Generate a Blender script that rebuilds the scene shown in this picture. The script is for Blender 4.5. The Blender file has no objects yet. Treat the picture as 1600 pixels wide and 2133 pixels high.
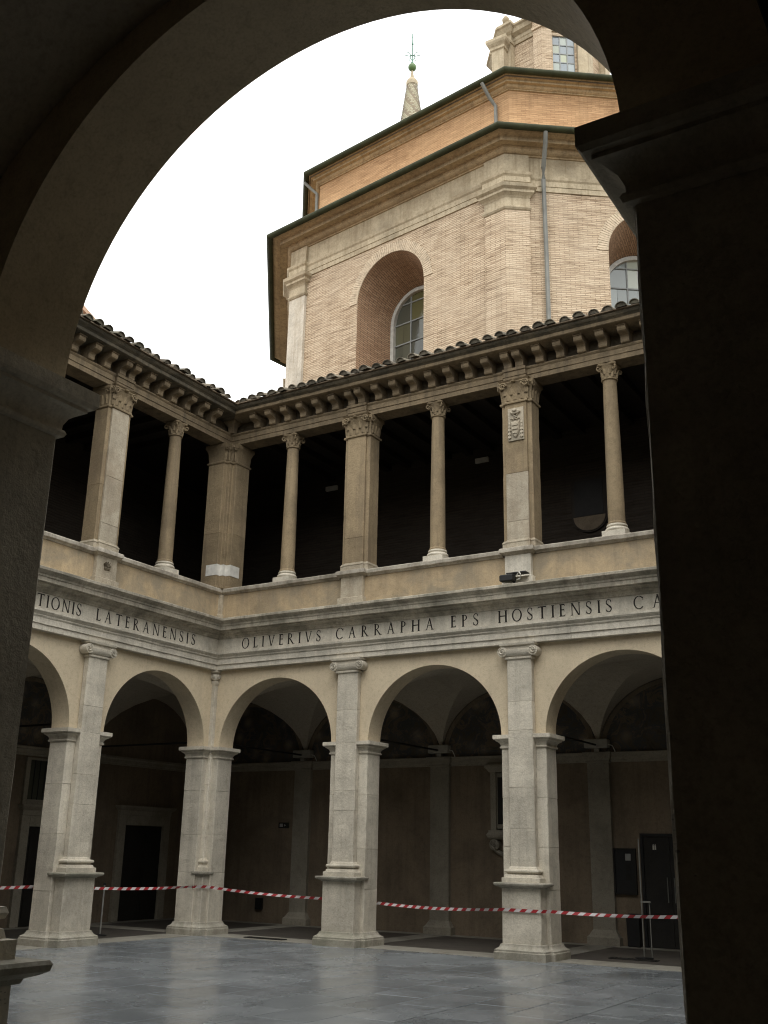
import bpy, math, random
from mathutils import Vector, Matrix
random.seed(7)
SC = bpy.context.scene
COL = SC.collection
rad = math.radians

# ------------------------------------------------------------------ camera
CAM = (16.2193, -18.8951, 1.8129)
YAW, PITCH, ROLL, FPX = 0.5532, 0.3128, 0.0205, 2183.15
cd = bpy.data.cameras.new("camera"); cam = bpy.data.objects.new("camera", cd); COL.objects.link(cam)
cd.sensor_fit = 'VERTICAL'; cd.sensor_height = 36.0; cd.lens = 36.0 * FPX / 2133.0
cd.clip_start = 0.05; cd.clip_end = 2000
_f = Vector((-math.sin(YAW) * math.cos(PITCH), math.cos(YAW) * math.cos(PITCH), math.sin(PITCH)))
_r = Vector((math.cos(YAW), math.sin(YAW), 0)); _u = _r.cross(_f)
_r2 = math.cos(ROLL) * _r + math.sin(ROLL) * _u; _u2 = -math.sin(ROLL) * _r + math.cos(ROLL) * _u
cam.matrix_world = Matrix(((_r2.x, _u2.x, -_f.x, CAM[0]), (_r2.y, _u2.y, -_f.y, CAM[1]), (_r2.z, _u2.z, -_f.z, CAM[2]), (0, 0, 0, 1)))
SC.camera = cam

# ------------------------------------------------------------------ world, sun, exposure
SUN_AZ, SUN_EL = 142.0, 62.0          # compass-like: degrees from +Y towards +X
w = bpy.data.worlds.new("World"); SC.world = w; w.use_nodes = True
nt = w.node_tree; nt.nodes.clear()
sky = nt.nodes.new('ShaderNodeTexSky'); sky.sky_type = 'NISHITA'; sky.sun_disc = False
sky.sun_elevation = rad(SUN_EL); sky.sun_rotation = rad(SUN_AZ)
sky.air_density = 1.0; sky.dust_density = 7.0; sky.ozone_density = 1.0
hs = nt.nodes.new('ShaderNodeHueSaturation'); hs.inputs['Saturation'].default_value = 0.12
bg = nt.nodes.new('ShaderNodeBackground'); bg.inputs[1].default_value = 0.15
wo = nt.nodes.new('ShaderNodeOutputWorld')
cl = nt.nodes.new('ShaderNodeMix'); cl.data_type = 'RGBA'; cl.inputs[0].default_value = 0.8      # an even white cloud cover over the clear sky
cl.inputs[7].default_value = (8.6, 8.75, 8.8, 1)
nt.links.new(sky.outputs[0], hs.inputs['Color']); nt.links.new(hs.outputs[0], cl.inputs[6]); nt.links.new(cl.outputs[2], bg.inputs[0]); nt.links.new(bg.outputs[0], wo.inputs[0])
sd = bpy.data.lights.new("sun", 'SUN'); sd.energy = 0.5; sd.angle = rad(50); sd.color = (1.0, 0.96, 0.9)
sun = bpy.data.objects.new("sun", sd); COL.objects.link(sun)
_a = rad(SUN_AZ); _e = rad(SUN_EL)
_d = Vector((math.sin(_a) * math.cos(_e), math.cos(_a) * math.cos(_e), math.sin(_e)))
sun.rotation_euler = _d.to_track_quat('Z', 'Y').to_euler()
SC.view_settings.view_transform = 'Standard'; SC.view_settings.look = 'None'
SC.view_settings.gamma = 1.0; SC.view_settings.use_curve_mapping = False
SC.view_settings.exposure = 0.9
SC.cycles.filter_width = 1.1
SC.cycles.max_bounces = 6; SC.cycles.diffuse_bounces = 4

# ------------------------------------------------------------------ materials
def nodes(name):
    m = bpy.data.materials.new(name); m.use_nodes = True
    t = m.node_tree; b = t.nodes['Principled BSDF']
    return m, t, b
def ramp(t, fac, stops):
    r = t.nodes.new('ShaderNodeValToRGB'); cr = r.color_ramp
    while len(cr.elements) < len(stops): cr.elements.new(0.5)
    for e, (p, c) in zip(cr.elements, stops):
        e.position = p; e.color = (c[0], c[1], c[2], 1)
    t.links.new(fac, r.inputs[0]); return r.outputs[0]
def noise(t, vec, scale, detail=6, rough=0.6, dist=0.0):
    n = t.nodes.new('ShaderNodeTexNoise'); n.inputs['Scale'].default_value = scale
    n.inputs['Detail'].default_value = detail; n.inputs['Roughness'].default_value = rough
    n.inputs['Distortion'].default_value = dist
    if vec is not None: t.links.new(vec, n.inputs['Vector'])
    return n.outputs['Fac']
def mapping(t, vec, scale):
    mp = t.nodes.new('ShaderNodeMapping'); mp.inputs['Scale'].default_value = scale
    t.links.new(vec, mp.inputs['Vector']); return mp.outputs[0]
def mix(t, fac, a, b, mode='MIX'):
    m = t.nodes.new('ShaderNodeMix'); m.data_type = 'RGBA'; m.blend_type = mode
    for sock, v in ((m.inputs[0], fac), (m.inputs[6], a), (m.inputs[7], b)):
        if isinstance(v, (int, float)): sock.default_value = v
        elif isinstance(v, tuple): sock.default_value = (v[0], v[1], v[2], 1)
        else: t.links.new(v, sock)
    return m.outputs[2]
def bumpn(t, b, height, strength=0.3, dist=0.01):
    bp = t.nodes.new('ShaderNodeBump'); bp.inputs['Strength'].default_value = strength
    bp.inputs['Distance'].default_value = dist
    t.links.new(height, bp.inputs['Height']); t.links.new(bp.outputs[0], b.inputs['Normal'])
def hexmul(c, k): return tuple(min(1.0, x * k) for x in c)

def stone(name, base, var=0.25, nscale=1.6, fine=40.0, bump=0.35, rough=0.88, streak=0.0, scol=(0.1, 0.085, 0.06),
          pits=0.0, stain=0.0, stcol=(0.12, 0.1, 0.07), objvar=0.12, spec=0.3, light=1.12, sthr=0.5):
    m, t, b = nodes(name)
    g = t.nodes.new('ShaderNodeNewGeometry'); P = g.outputs['Position']
    n1 = noise(t, P, nscale, 5, 0.65)
    c = ramp(t, n1, [(0.3, hexmul(base, 1 - var)), (0.52, base), (0.75, hexmul(base, light))])
    n2 = noise(t, P, fine, 2, 0.7)
    c = mix(t, 0.55, c, ramp(t, n2, [(0.25, (0.62, 0.6, 0.57)), (0.55, (1, 1, 1))]), 'MULTIPLY')
    n9 = noise(t, P, 13.0, 3, 0.7)
    c = mix(t, 0.5, c, ramp(t, n9, [(0.3, (0.68, 0.66, 0.63)), (0.48, (1, 1, 1)), (0.75, (1.08, 1.08, 1.07))]), 'MULTIPLY')
    if stain > 0:
        n4 = noise(t, P, 0.9, 6, 0.7, 0.6)
        f = ramp(t, n4, [(sthr, (0, 0, 0)), (sthr + 0.18, (stain, stain, stain))])
        c = mix(t, f, c, stcol)
    if streak > 0:
        n3 = noise(t, mapping(t, P, (7.0, 7.0, 0.5)), 1.0, 4, 0.65)
        f = ramp(t, n3, [(0.48, (0, 0, 0)), (0.66, (streak, streak, streak))])
        c = mix(t, f, c, scol)
    if pits > 0:
        v = t.nodes.new('ShaderNodeTexVoronoi'); v.inputs['Scale'].default_value = 22
        t.links.new(mapping(t, P, (1, 1, 2.2)), v.inputs['Vector'])
        n5 = noise(t, P, 3.0, 3)
        mm = t.nodes.new('ShaderNodeMath'); mm.operation = 'ADD'
        t.links.new(v.outputs['Distance'], mm.inputs[0]); t.links.new(n5, mm.inputs[1])
        f = ramp(t, mm.outputs[0], [(0.42, (pits, pits, pits)), (0.5, (0, 0, 0))])
        c = mix(t, f, c, hexmul(base, 0.35))
    if objvar > 0:
        oi = t.nodes.new('ShaderNodeObjectInfo')
        mr = t.nodes.new('ShaderNodeMapRange'); mr.inputs[3].default_value = 1 - objvar; mr.inputs[4].default_value = 1 + objvar * 0.6
        t.links.new(oi.outputs['Random'], mr.inputs[0])
        vm = t.nodes.new('ShaderNodeVectorMath'); vm.operation = 'SCALE'
        t.links.new(c, vm.inputs[0]); t.links.new(mr.outputs[0], vm.inputs['Scale']); c = vm.outputs[0]
    t.links.new(c, b.inputs['Base Color'])
    b.inputs['Roughness'].default_value = rough; b.inputs['Specular IOR Level'].default_value = spec
    nb = noise(t, P, fine * 0.6, 3, 0.7)
    bumpn(t, b, nb, bump, 0.02)
    return m

def plain(name, col, rough=0.6, metal=0.0, spec=0.4, var=0.15, scale=8.0):
    m, t, b = nodes(name)
    g = t.nodes.new('ShaderNodeNewGeometry')
    n1 = noise(t, g.outputs['Position'], scale, 5)
    t.links.new(ramp(t, n1, [(0.3, hexmul(col, 1 - var)), (0.7, hexmul(col, 1 + var))]), b.inputs['Base Color'])
    b.inputs['Roughness'].default_value = rough; b.inputs['Metallic'].default_value = metal
    b.inputs['Specular IOR Level'].default_value = spec
    return m

def brick(name, c1, c2, mortar, bw=0.27, bh=0.055, ms=0.012, rough=0.9, blotch=0.5, blc=(0.5, 0.42, 0.3), rowdark=0.5, uv=False):
    m, t, b = nodes(name)
    tc = t.nodes.new('ShaderNodeTexCoord')
    sx = t.nodes.new('ShaderNodeSeparateXYZ'); t.links.new(tc.outputs['UV' if uv else 'Object'], sx.inputs[0])
    ad = t.nodes.new('ShaderNodeMath'); ad.operation = 'ADD'; t.links.new(sx.outputs[0], ad.inputs[0]); t.links.new(sx.outputs[1], ad.inputs[1])
    g = t.nodes.new('ShaderNodeNewGeometry'); P = g.outputs['Position']
    nz = noise(t, P, 2.2, 4, 0.6)
    wz = t.nodes.new('ShaderNodeMath'); wz.operation = 'MULTIPLY_ADD'
    t.links.new(nz, wz.inputs[0]); wz.inputs[1].default_value = 0.09; t.links.new(sx.outputs[2], wz.inputs[2])
    cx = t.nodes.new('ShaderNodeCombineXYZ')
    if uv: t.links.new(sx.outputs[1], wz.inputs[2]); t.links.new(sx.outputs[0], cx.inputs[0])
    else: t.links.new(ad.outputs[0], cx.inputs[0])
    t.links.new(wz.outputs[0], cx.inputs[1])
    bt = t.nodes.new('ShaderNodeTexBrick'); t.links.new(cx.outputs[0], bt.inputs['Vector'])
    bt.inputs['Scale'].default_value = 1.0; bt.inputs['Brick Width'].default_value = bw; bt.inputs['Row Height'].default_value = bh
    bt.inputs['Mortar Size'].default_value = ms; bt.inputs['Mortar Smooth'].default_value = 0.4; bt.inputs['Bias'].default_value = -0.1
    bt.inputs['Color1'].default_value = (*c1, 1); bt.inputs['Color2'].default_value = (*c2, 1); bt.inputs['Mortar'].default_value = (*mortar, 1)
    c = bt.outputs['Color']
    # uneven horizontal courses
    ns = noise(t, mapping(t, P, (1.3, 1.3, 17.0)), 1.0, 5, 0.7)
    c = mix(t, rowdark, c, ramp(t, ns, [(0.36, (0.4, 0.35, 0.31)), (0.47, (0.92, 0.9, 0.88)), (0.55, (1.06, 1.06, 1.06))]), 'MULTIPLY')
    n1 = noise(t, P, 0.55, 8, 0.65)
    c = mix(t, ramp(t, n1, [(0.42, (0, 0, 0)), (0.7, (blotch, blotch, blotch))]), c, blc)
    n2 = noise(t, P, 1.3, 6, 0.7)
    c = mix(t, 0.6, c, ramp(t, n2, [(0.28, (0.6, 0.55, 0.5)), (0.45, (0.9, 0.88, 0.86)), (0.6, (1, 1, 1))]), 'MULTIPLY')
    n6 = noise(t, mapping(t, P, (2.2, 2.2, 0.22)), 1.0, 5, 0.65)
    c = mix(t, ramp(t, n6, [(0.56, (0, 0, 0)), (0.72, (0.35, 0.35, 0.35))]), c, hexmul(c2, 0.55))
    n7 = noise(t, mapping(t, P, (1.4, 1.4, 0.8)), 1.0, 6, 0.7)
    c = mix(t, ramp(t, n7, [(0.66, (0, 0, 0)), (0.76, (0.35, 0.35, 0.35))]), c, hexmul(c1, 1.12))
    t.links.new(c, b.inputs['Base Color']); b.inputs['Roughness'].default_value = rough; b.inputs['Specular IOR Level'].default_value = 0.2
    bumpn(t, b, bt.outputs['Fac'], 0.5, -0.01)
    return m

M = {}
M['trav'] = stone('travertine', (0.63, 0.578, 0.472), 0.22, 1.3, 45, 0.4, pits=0.7, stain=0.45, stcol=(0.30, 0.27, 0.22), streak=0.25, scol=(0.25, 0.22, 0.17))
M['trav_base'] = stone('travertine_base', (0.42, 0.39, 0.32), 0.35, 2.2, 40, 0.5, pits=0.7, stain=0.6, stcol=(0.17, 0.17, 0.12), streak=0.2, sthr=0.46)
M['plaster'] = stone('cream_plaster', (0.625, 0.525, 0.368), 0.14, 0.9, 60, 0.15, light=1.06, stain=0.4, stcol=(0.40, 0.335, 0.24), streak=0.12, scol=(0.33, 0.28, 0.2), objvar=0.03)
M['entab'] = stone('entablature_stone', (0.67, 0.62, 0.515), 0.22, 1.8, 40, 0.35, pits=0.4, stain=0.35, stcol=(0.2, 0.19, 0.15), streak=0.2)
M['cornice'] = stone('weathered_cornice', (0.54, 0.485, 0.385), 0.3, 2.0, 35, 0.45, pits=0.4, stain=0.6, stcol=(0.13, 0.13, 0.1), streak=0.4, sthr=0.44)
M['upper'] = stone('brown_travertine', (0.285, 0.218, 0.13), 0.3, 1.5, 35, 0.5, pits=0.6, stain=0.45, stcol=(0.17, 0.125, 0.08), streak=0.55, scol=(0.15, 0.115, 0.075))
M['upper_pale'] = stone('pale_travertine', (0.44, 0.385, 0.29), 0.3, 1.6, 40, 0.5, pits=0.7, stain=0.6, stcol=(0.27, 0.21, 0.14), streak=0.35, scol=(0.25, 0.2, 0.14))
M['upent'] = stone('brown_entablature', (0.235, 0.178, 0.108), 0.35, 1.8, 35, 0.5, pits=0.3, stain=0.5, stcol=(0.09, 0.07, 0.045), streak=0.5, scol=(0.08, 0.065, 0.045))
M['frz'] = stone('soot_shade_frieze', (0.13, 0.105, 0.07), 0.35, 1.8, 35, 0.5, stain=0.5, stcol=(0.06, 0.048, 0.032), streak=0.4)  # soot plus the recess shade between eave brackets, both put into the colour
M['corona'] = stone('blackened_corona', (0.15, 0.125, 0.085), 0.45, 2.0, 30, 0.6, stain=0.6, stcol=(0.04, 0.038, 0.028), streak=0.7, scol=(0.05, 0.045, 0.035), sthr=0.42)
M['parapet'] = stone('ochre_plaster', (0.46, 0.355, 0.22), 0.35, 1.3, 40, 0.35, stain=0.8, stcol=(0.25, 0.215, 0.155), streak=0.28, scol=(0.2, 0.165, 0.115), sthr=0.42)
M['parcap'] = stone('ledge_stone', (0.42, 0.38, 0.31), 0.3, 2.4, 35, 0.5, stain=0.6, stcol=(0.14, 0.12, 0.09), streak=0.4, sthr=0.44)
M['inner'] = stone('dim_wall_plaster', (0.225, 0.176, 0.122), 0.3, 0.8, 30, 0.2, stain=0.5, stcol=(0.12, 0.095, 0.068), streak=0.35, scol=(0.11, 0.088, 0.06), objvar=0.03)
M['vault'] = stone('vault_plaster', (0.47, 0.415, 0.325), 0.1, 0.6, 30, 0.12, stain=0.25, stcol=(0.25, 0.21, 0.16), objvar=0.02)
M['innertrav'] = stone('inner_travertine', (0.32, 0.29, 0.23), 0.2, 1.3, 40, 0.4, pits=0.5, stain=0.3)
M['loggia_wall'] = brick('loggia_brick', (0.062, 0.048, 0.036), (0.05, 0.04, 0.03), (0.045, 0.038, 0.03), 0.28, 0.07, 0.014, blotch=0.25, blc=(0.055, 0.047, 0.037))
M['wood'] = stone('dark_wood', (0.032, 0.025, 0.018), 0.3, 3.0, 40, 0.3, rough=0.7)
M['darkdoor'] = stone('dark_door_wood', (0.022, 0.02, 0.017), 0.3, 3.0, 40, 0.2, rough=0.6)
M['brickfloor'] = stone('brick_floor', (0.07, 0.062, 0.052), 0.3, 3.0, 25, 0.3, rough=0.6, stain=0.3, objvar=0.1)
M['stonefloor'] = stone('stone_floor_band', (0.27, 0.255, 0.215), 0.25, 2.0, 35, 0.3, rough=0.55, stain=0.4)
M['tile'] = stone('terracotta_tile', (0.21, 0.18, 0.135), 0.45, 6.0, 30, 0.6, stain=0.6, stcol=(0.08, 0.08, 0.055), objvar=0.35, sthr=0.42)
M['roof'] = stone('roof_pan_tiles', (0.16, 0.12, 0.08), 0.4, 4.0, 30, 0.6, stain=0.5)
M['brick_pale'] = brick('pale_brick', (0.60, 0.487, 0.345), (0.50, 0.385, 0.262), (0.30, 0.225, 0.155), 0.29, 0.062, 0.012, blotch=0.5, blc=(0.50, 0.41, 0.30), rowdark=0.9)
M['chring'] = stone('arch_ring_brick', (0.56, 0.455, 0.325), 0.3, 6.0, 18, 0.4, objvar=0)
M['chpale'] = stone('pale_church_stone', (0.56, 0.51, 0.42), 0.25, 1.5, 18, 0.4, stain=0.6, stcol=(0.36, 0.3, 0.21), streak=0.4, scol=(0.3, 0.24, 0.17), objvar=0.04)
M['brick_niche'] = brick('niche_brick', (0.44, 0.29, 0.18), (0.32, 0.195, 0.115), (0.17, 0.115, 0.075), 0.3, 0.075, 0.014, blotch=0.45, blc=(0.2, 0.12, 0.07), rowdark=0.25, uv=True)
M['brick_orange'] = brick('orange_brick', (0.55, 0.345, 0.185), (0.43, 0.26, 0.138), (0.34, 0.215, 0.12), 0.27, 0.07, 0.008, blotch=0.35, blc=(0.55, 0.37, 0.2), rowdark=0.5)
M['chstone'] = stone('church_travertine', (0.46, 0.385, 0.265), 0.3, 1.2, 18, 0.4, stain=0.55, stcol=(0.25, 0.19, 0.115), streak=0.5, scol=(0.22, 0.17, 0.1), objvar=0.06)
M['chcornice'] = stone('church_cornice', (0.46, 0.345, 0.205), 0.3, 0.7, 18, 0.4, stain=0.35, stcol=(0.2, 0.145, 0.08), streak=0.5, scol=(0.16, 0.115, 0.065), objvar=0.05, sthr=0.5)
M['gutter'] = plain('green_gutter_paint', (0.035, 0.038, 0.018), 0.7, 0.0, 0.15, 0.3, 3)
M['pipe'] = plain('grey_pipe_paint', (0.16, 0.16, 0.14), 0.5, 0.0, 0.4, 0.25, 2)
M['winframe'] = plain('window_frame_paint', (0.46, 0.45, 0.40), 0.6, 0, 0.4, 0.2)
M['muntin'] = plain('muntin_metal', (0.22, 0.23, 0.22), 0.5, 0, 0.4)
M['black'] = plain('black_metal', (0.012, 0.012, 0.012), 0.5, 0.0, 0.4, 0.3)
M['white'] = plain('white_plastic', (0.62, 0.6, 0.54), 0.5)
M['greybox'] = plain('grey_plastic', (0.34, 0.32, 0.27), 0.6)
M['steel'] = plain('steel', (0.55, 0.55, 0.53), 0.35, 0.8)
M['letter'] = stone('letter_dark', (0.03, 0.026, 0.021), 0.5, 9.0, 40, 0.2, stain=0.2, stcol=(0.1, 0.09, 0.075), objvar=0.2, sthr=0.55)
M['red'] = plain('tape_red', (0.30, 0.022, 0.026), 0.45)
M['tapewhite'] = plain('tape_white', (0.52, 0.49, 0.48), 0.45)
M['copper'] = plain('copper_green', (0.13, 0.24, 0.18), 0.6, 0, 0.3, 0.35, 5)
M['ball'] = plain('ball_green', (0.10, 0.17, 0.06), 0.45, 0, 0.4, 0.35, 4)
M['cable'] = plain('cable', (0.6, 0.58, 0.52), 0.5)
M['glass_sign'] = plain('sign_grey', (0.35, 0.35, 0.33), 0.4)
M['pinkwall'] = stone('pink_plaster', (0.55, 0.37, 0.26), 0.1, 0.5, 20, 0.1)
M['ground'] = stone('ground_cobble', (0.16, 0.15, 0.13), 0.3, 0.4, 10, 0.2)

def glassmat(name, col, rough=0.08, cell=0.0):
    m, t, b = nodes(name)
    oi = t.nodes.new('ShaderNodeObjectInfo')
    c = ramp(t, oi.outputs['Random'], [(0.0, hexmul(col, 0.65)), (0.5, col), (0.8, (col[0] * 1.5, col[1] * 1.35, col[2] * 0.8)), (1.0, hexmul(col, 1.2))])
    t.links.new(c, b.inputs['Base Color']); b.inputs['Roughness'].default_value = rough; b.inputs['Specular IOR Level'].default_value = 0.6
    g = t.nodes.new('ShaderNodeNewGeometry')
    bumpn(t, b, noise(t, g.outputs['Position'], 2.5, 3), 0.25, 0.02)
    return m
M['pane'] = glassmat('old_leaded_glass', (0.075, 0.078, 0.06))
M['pane_light'] = glassmat('pale_glass', (0.36, 0.40, 0.38))
M['pane_drum'] = glassmat('lantern_glass', (0.20, 0.24, 0.26))

def fresco():
    m, t, b = nodes('faded_fresco')
    g = t.nodes.new('ShaderNodeNewGeometry'); P = g.outputs['Position']
    n = noise(t, P, 2.6, 9, 0.72, 1.1)
    c = ramp(t, n, [(0.28, (0.04, 0.04, 0.04)), (0.42, (0.14, 0.11, 0.07)), (0.5, (0.08, 0.09, 0.10)), (0.57, (0.25, 0.18, 0.11)), (0.64, (0.09, 0.095, 0.07)), (0.76, (0.42, 0.35, 0.26))])
    v = t.nodes.new('ShaderNodeTexVoronoi'); v.inputs['Scale'].default_value = 2.1; t.links.new(P, v.inputs['Vector'])
    c = mix(t, 0.45, c, ramp(t, v.outputs['Distance'], [(0.1, (0.34, 0.27, 0.19)), (0.35, (0.1, 0.09, 0.08)), (0.6, (0.05, 0.05, 0.05))]))
    t.links.new(c, b.inputs['Base Color']); b.inputs['Roughness'].default_value = 0.9; b.inputs['Specular IOR Level'].default_value = 0.1
    return m
M['fresco'] = fresco()

def wetslab():
    m, t, b = nodes('wet_paving_stone')
    g = t.nodes.new('ShaderNodeNewGeometry'); P = g.outputs['Position']
    oi = t.nodes.new('ShaderNodeObjectInfo')
    n1 = noise(t, P, 1.1, 8, 0.65)
    c = ramp(t, n1, [(0.3, (0.135, 0.147, 0.151)), (0.5, (0.195, 0.208, 0.213)), (0.72, (0.26, 0.272, 0.276))])
    n2 = noise(t, mapping(t, P, (1, 1, 1)), 70, 3, 0.7)
    c = mix(t, 0.6, c, ramp(t, n2, [(0.3, (0.55, 0.56, 0.56)), (0.62, (1.1, 1.1, 1.1))]), 'MULTIPLY')
    mr = t.nodes.new('ShaderNodeMapRange'); mr.inputs[3].default_value = 0.88; mr.inputs[4].default_value = 1.1
    t.links.new(oi.outputs['Random'], mr.inputs[0])
    vm = t.nodes.new('ShaderNodeVectorMath'); vm.operation = 'SCALE'
    t.links.new(c, vm.inputs[0]); t.links.new(mr.outputs[0], vm.inputs['Scale'])
    cc = vm.outputs[0]
    n8 = noise(t, mapping(t, P, (2.6, 0.9, 1)), 0.8, 6, 0.7, 0.5)
    cc = mix(t, ramp(t, n8, [(0.58, (0, 0, 0)), (0.66, (0.55, 0.55, 0.55))]), cc, (0.085, 0.092, 0.095))
    t.links.new(cc, b.inputs['Base Color'])
    n3 = noise(t, P, 0.45, 6, 0.6, 0.4)
    r = t.nodes.new('ShaderNodeMapRange'); r.inputs[1].default_value = 0.35; r.inputs[2].default_value = 0.65
    r.inputs[3].default_value = 0.14; r.inputs[4].default_value = 0.34
    t.links.new(n3, r.inputs[0]); t.links.new(r.outputs[0], b.inputs['Roughness'])
    b.inputs['Specular IOR Level'].default_value = 0.5
    nb = noise(t, P, 28, 5, 0.6)
    bumpn(t, b, nb, 0.05, 0.02)
    return m
M['wet'] = wetslab()

# ------------------------------------------------------------------ mesh builder
class MB:
    def __init__(s): s.v = []; s.f = []; s.m = []
    def face(s, pts, mi=0):
        i = len(s.v); s.v += [tuple(p) for p in pts]; s.f.append(tuple(range(i, i + len(pts)))); s.m.append(mi)
    def box(s, x0, x1, y0, y1, z0, z1, mi=0):
        i = len(s.v)
        s.v += [(x0, y0, z0), (x1, y0, z0), (x1, y1, z0), (x0, y1, z0), (x0, y0, z1), (x1, y0, z1), (x1, y1, z1), (x0, y1, z1)]
        for q in ((0, 3, 2, 1), (4, 5, 6, 7), (0, 1, 5, 4), (1, 2, 6, 5), (2, 3, 7, 6), (3, 0, 4, 7)):
            s.f.append(tuple(i + k for k in q)); s.m.append(mi)
    def loft(s, rings, cap0=True, cap1=True, closed=True, mi=0):
        n = len(rings[0]); i = len(s.v)
        for r in rings: s.v += [tuple(p) for p in r]
        for k in range(len(rings) - 1):
            for j in range(n if closed else n - 1):
                a = i + k * n + j; b = i + k * n + (j + 1) % n
                s.f.append((a, b, b + n, a + n)); s.m.append(mi)
        if cap0: s.f.append(tuple(i + j for j in reversed(range(n)))); s.m.append(mi)
        if cap1:
            e = i + (len(rings) - 1) * n
            s.f.append(tuple(e + j for j in range(n))); s.m.append(mi)
    def polyprof(s, poly, prof, mi=0):
        """poly CCW in xy; prof list of (offset, z)"""
        s.loft([[(x, y, z) for x, y in offset(poly, o)] for o, z in prof], mi=mi)
    def lathe(s, prof, n=16, c=(0, 0), cap=True, mi=0):
        s.loft([[(c[0] + r * math.cos(2 * math.pi * k / n), c[1] + r * math.sin(2 * math.pi * k / n), z) for k in range(n)] for r, z in prof], cap, cap, mi=mi)
    def tube(s, pts, r, n=8, mi=0, r1=None):
        rings = []
        for i, p in enumerate(pts):
            p = Vector(p); a = Vector(pts[max(0, i - 1)]); b = Vector(pts[min(len(pts) - 1, i + 1)])
            d = (b - a).normalized(); h = Vector((0, 0, 1)) if abs(d.z) < 0.9 else Vector((1, 0, 0))
            u = d.cross(h).normalized(); v = d.cross(u).normalized()
            rr = r if r1 is None else r + (r1 - r) * i / (len(pts) - 1)
            rings.append([p + rr * (math.cos(-2 * math.pi * k / n) * u + math.sin(-2 * math.pi * k / n) * v) for k in range(n)])
        s.loft(rings, mi=mi)
    def mesh(s, name, mats, smooth=False, ang=38):
        me = bpy.data.meshes.new(name); me.from_pydata(s.v, [], s.f)
        for m in (mats if isinstance(mats, list) else [mats]): me.materials.append(M[m] if isinstance(m, str) else m)
        if any(s.m): me.polygons.foreach_set('material_index', s.m)
        if smooth:
            me.polygons.foreach_set('use_smooth', [True] * len(s.f))
            me.update(); me.set_sharp_from_angle(angle=rad(ang))
        me.update(); return me
    def build(s, name, mats, parent=None, smooth=False, loc=None, rz=0.0, bevel=0.0, ang=38):
        me = s.mesh(name, mats, smooth, ang)
        return link(name, me, parent, loc, rz, bevel)
def link(name, me, parent=None, loc=None, rz=0.0, bevel=0.0):
    o = bpy.data.objects.new(name, me); COL.objects.link(o)
    if parent is not None: o.parent = parent
    if loc is not None: o.location = loc
    if rz: o.rotation_euler = (0, 0, rz)
    if bevel:
        b = o.modifiers.new('bevel', 'BEVEL'); b.width = bevel; b.segments = 2; b.limit_method = 'ANGLE'; b.angle_limit = rad(40)
    return o
def thing(name, label, cat, loc=(0, 0, 0), rz=0.0, group=None):
    o = link(name, None, None, loc, rz); o['label'] = label; o['category'] = cat
    if group: o['group'] = group
    return o
def tag(o, label, cat, group=None):
    o['label'] = label; o['category'] = cat
    if group: o['group'] = group
    return o
def offset(poly, o):
    if abs(o) < 1e-9: return list(poly)
    out = []; n = len(poly)
    for i in range(n):
        p0 = Vector(poly[i - 1]); p1 = Vector(poly[i]); p2 = Vector(poly[(i + 1) % n])
        d1 = (p1 - p0).normalized(); d2 = (p2 - p1).normalized()
        n1 = Vector((d1.y, -d1.x)); n2 = Vector((d2.y, -d2.x))
        k = 1 + n1.dot(n2)
        q = p1 + (n1 + n2) * (o / max(k, 0.2)); out.append((q.x, q.y))
    return out
def rect(x0, x1, y0, y1): return [(x0, y0), (x1, y0), (x1, y1), (x0, y1)]

# ------------------------------------------------------------------ cloister dimensions
X1, W, T = 3.806, 4.0, 0.494
AX = [X1, X1 + W, X1 + 2 * W]; S = 2 * X1 + 2 * W
D0, H0 = 0.2465, 0.463
ZI, ZAP, ZA = 4.0, 5.487, 5.75
YB, YE = 4.1, 4.65                      # inner face and outer face of the back wall
PROJ = 0.14

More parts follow.
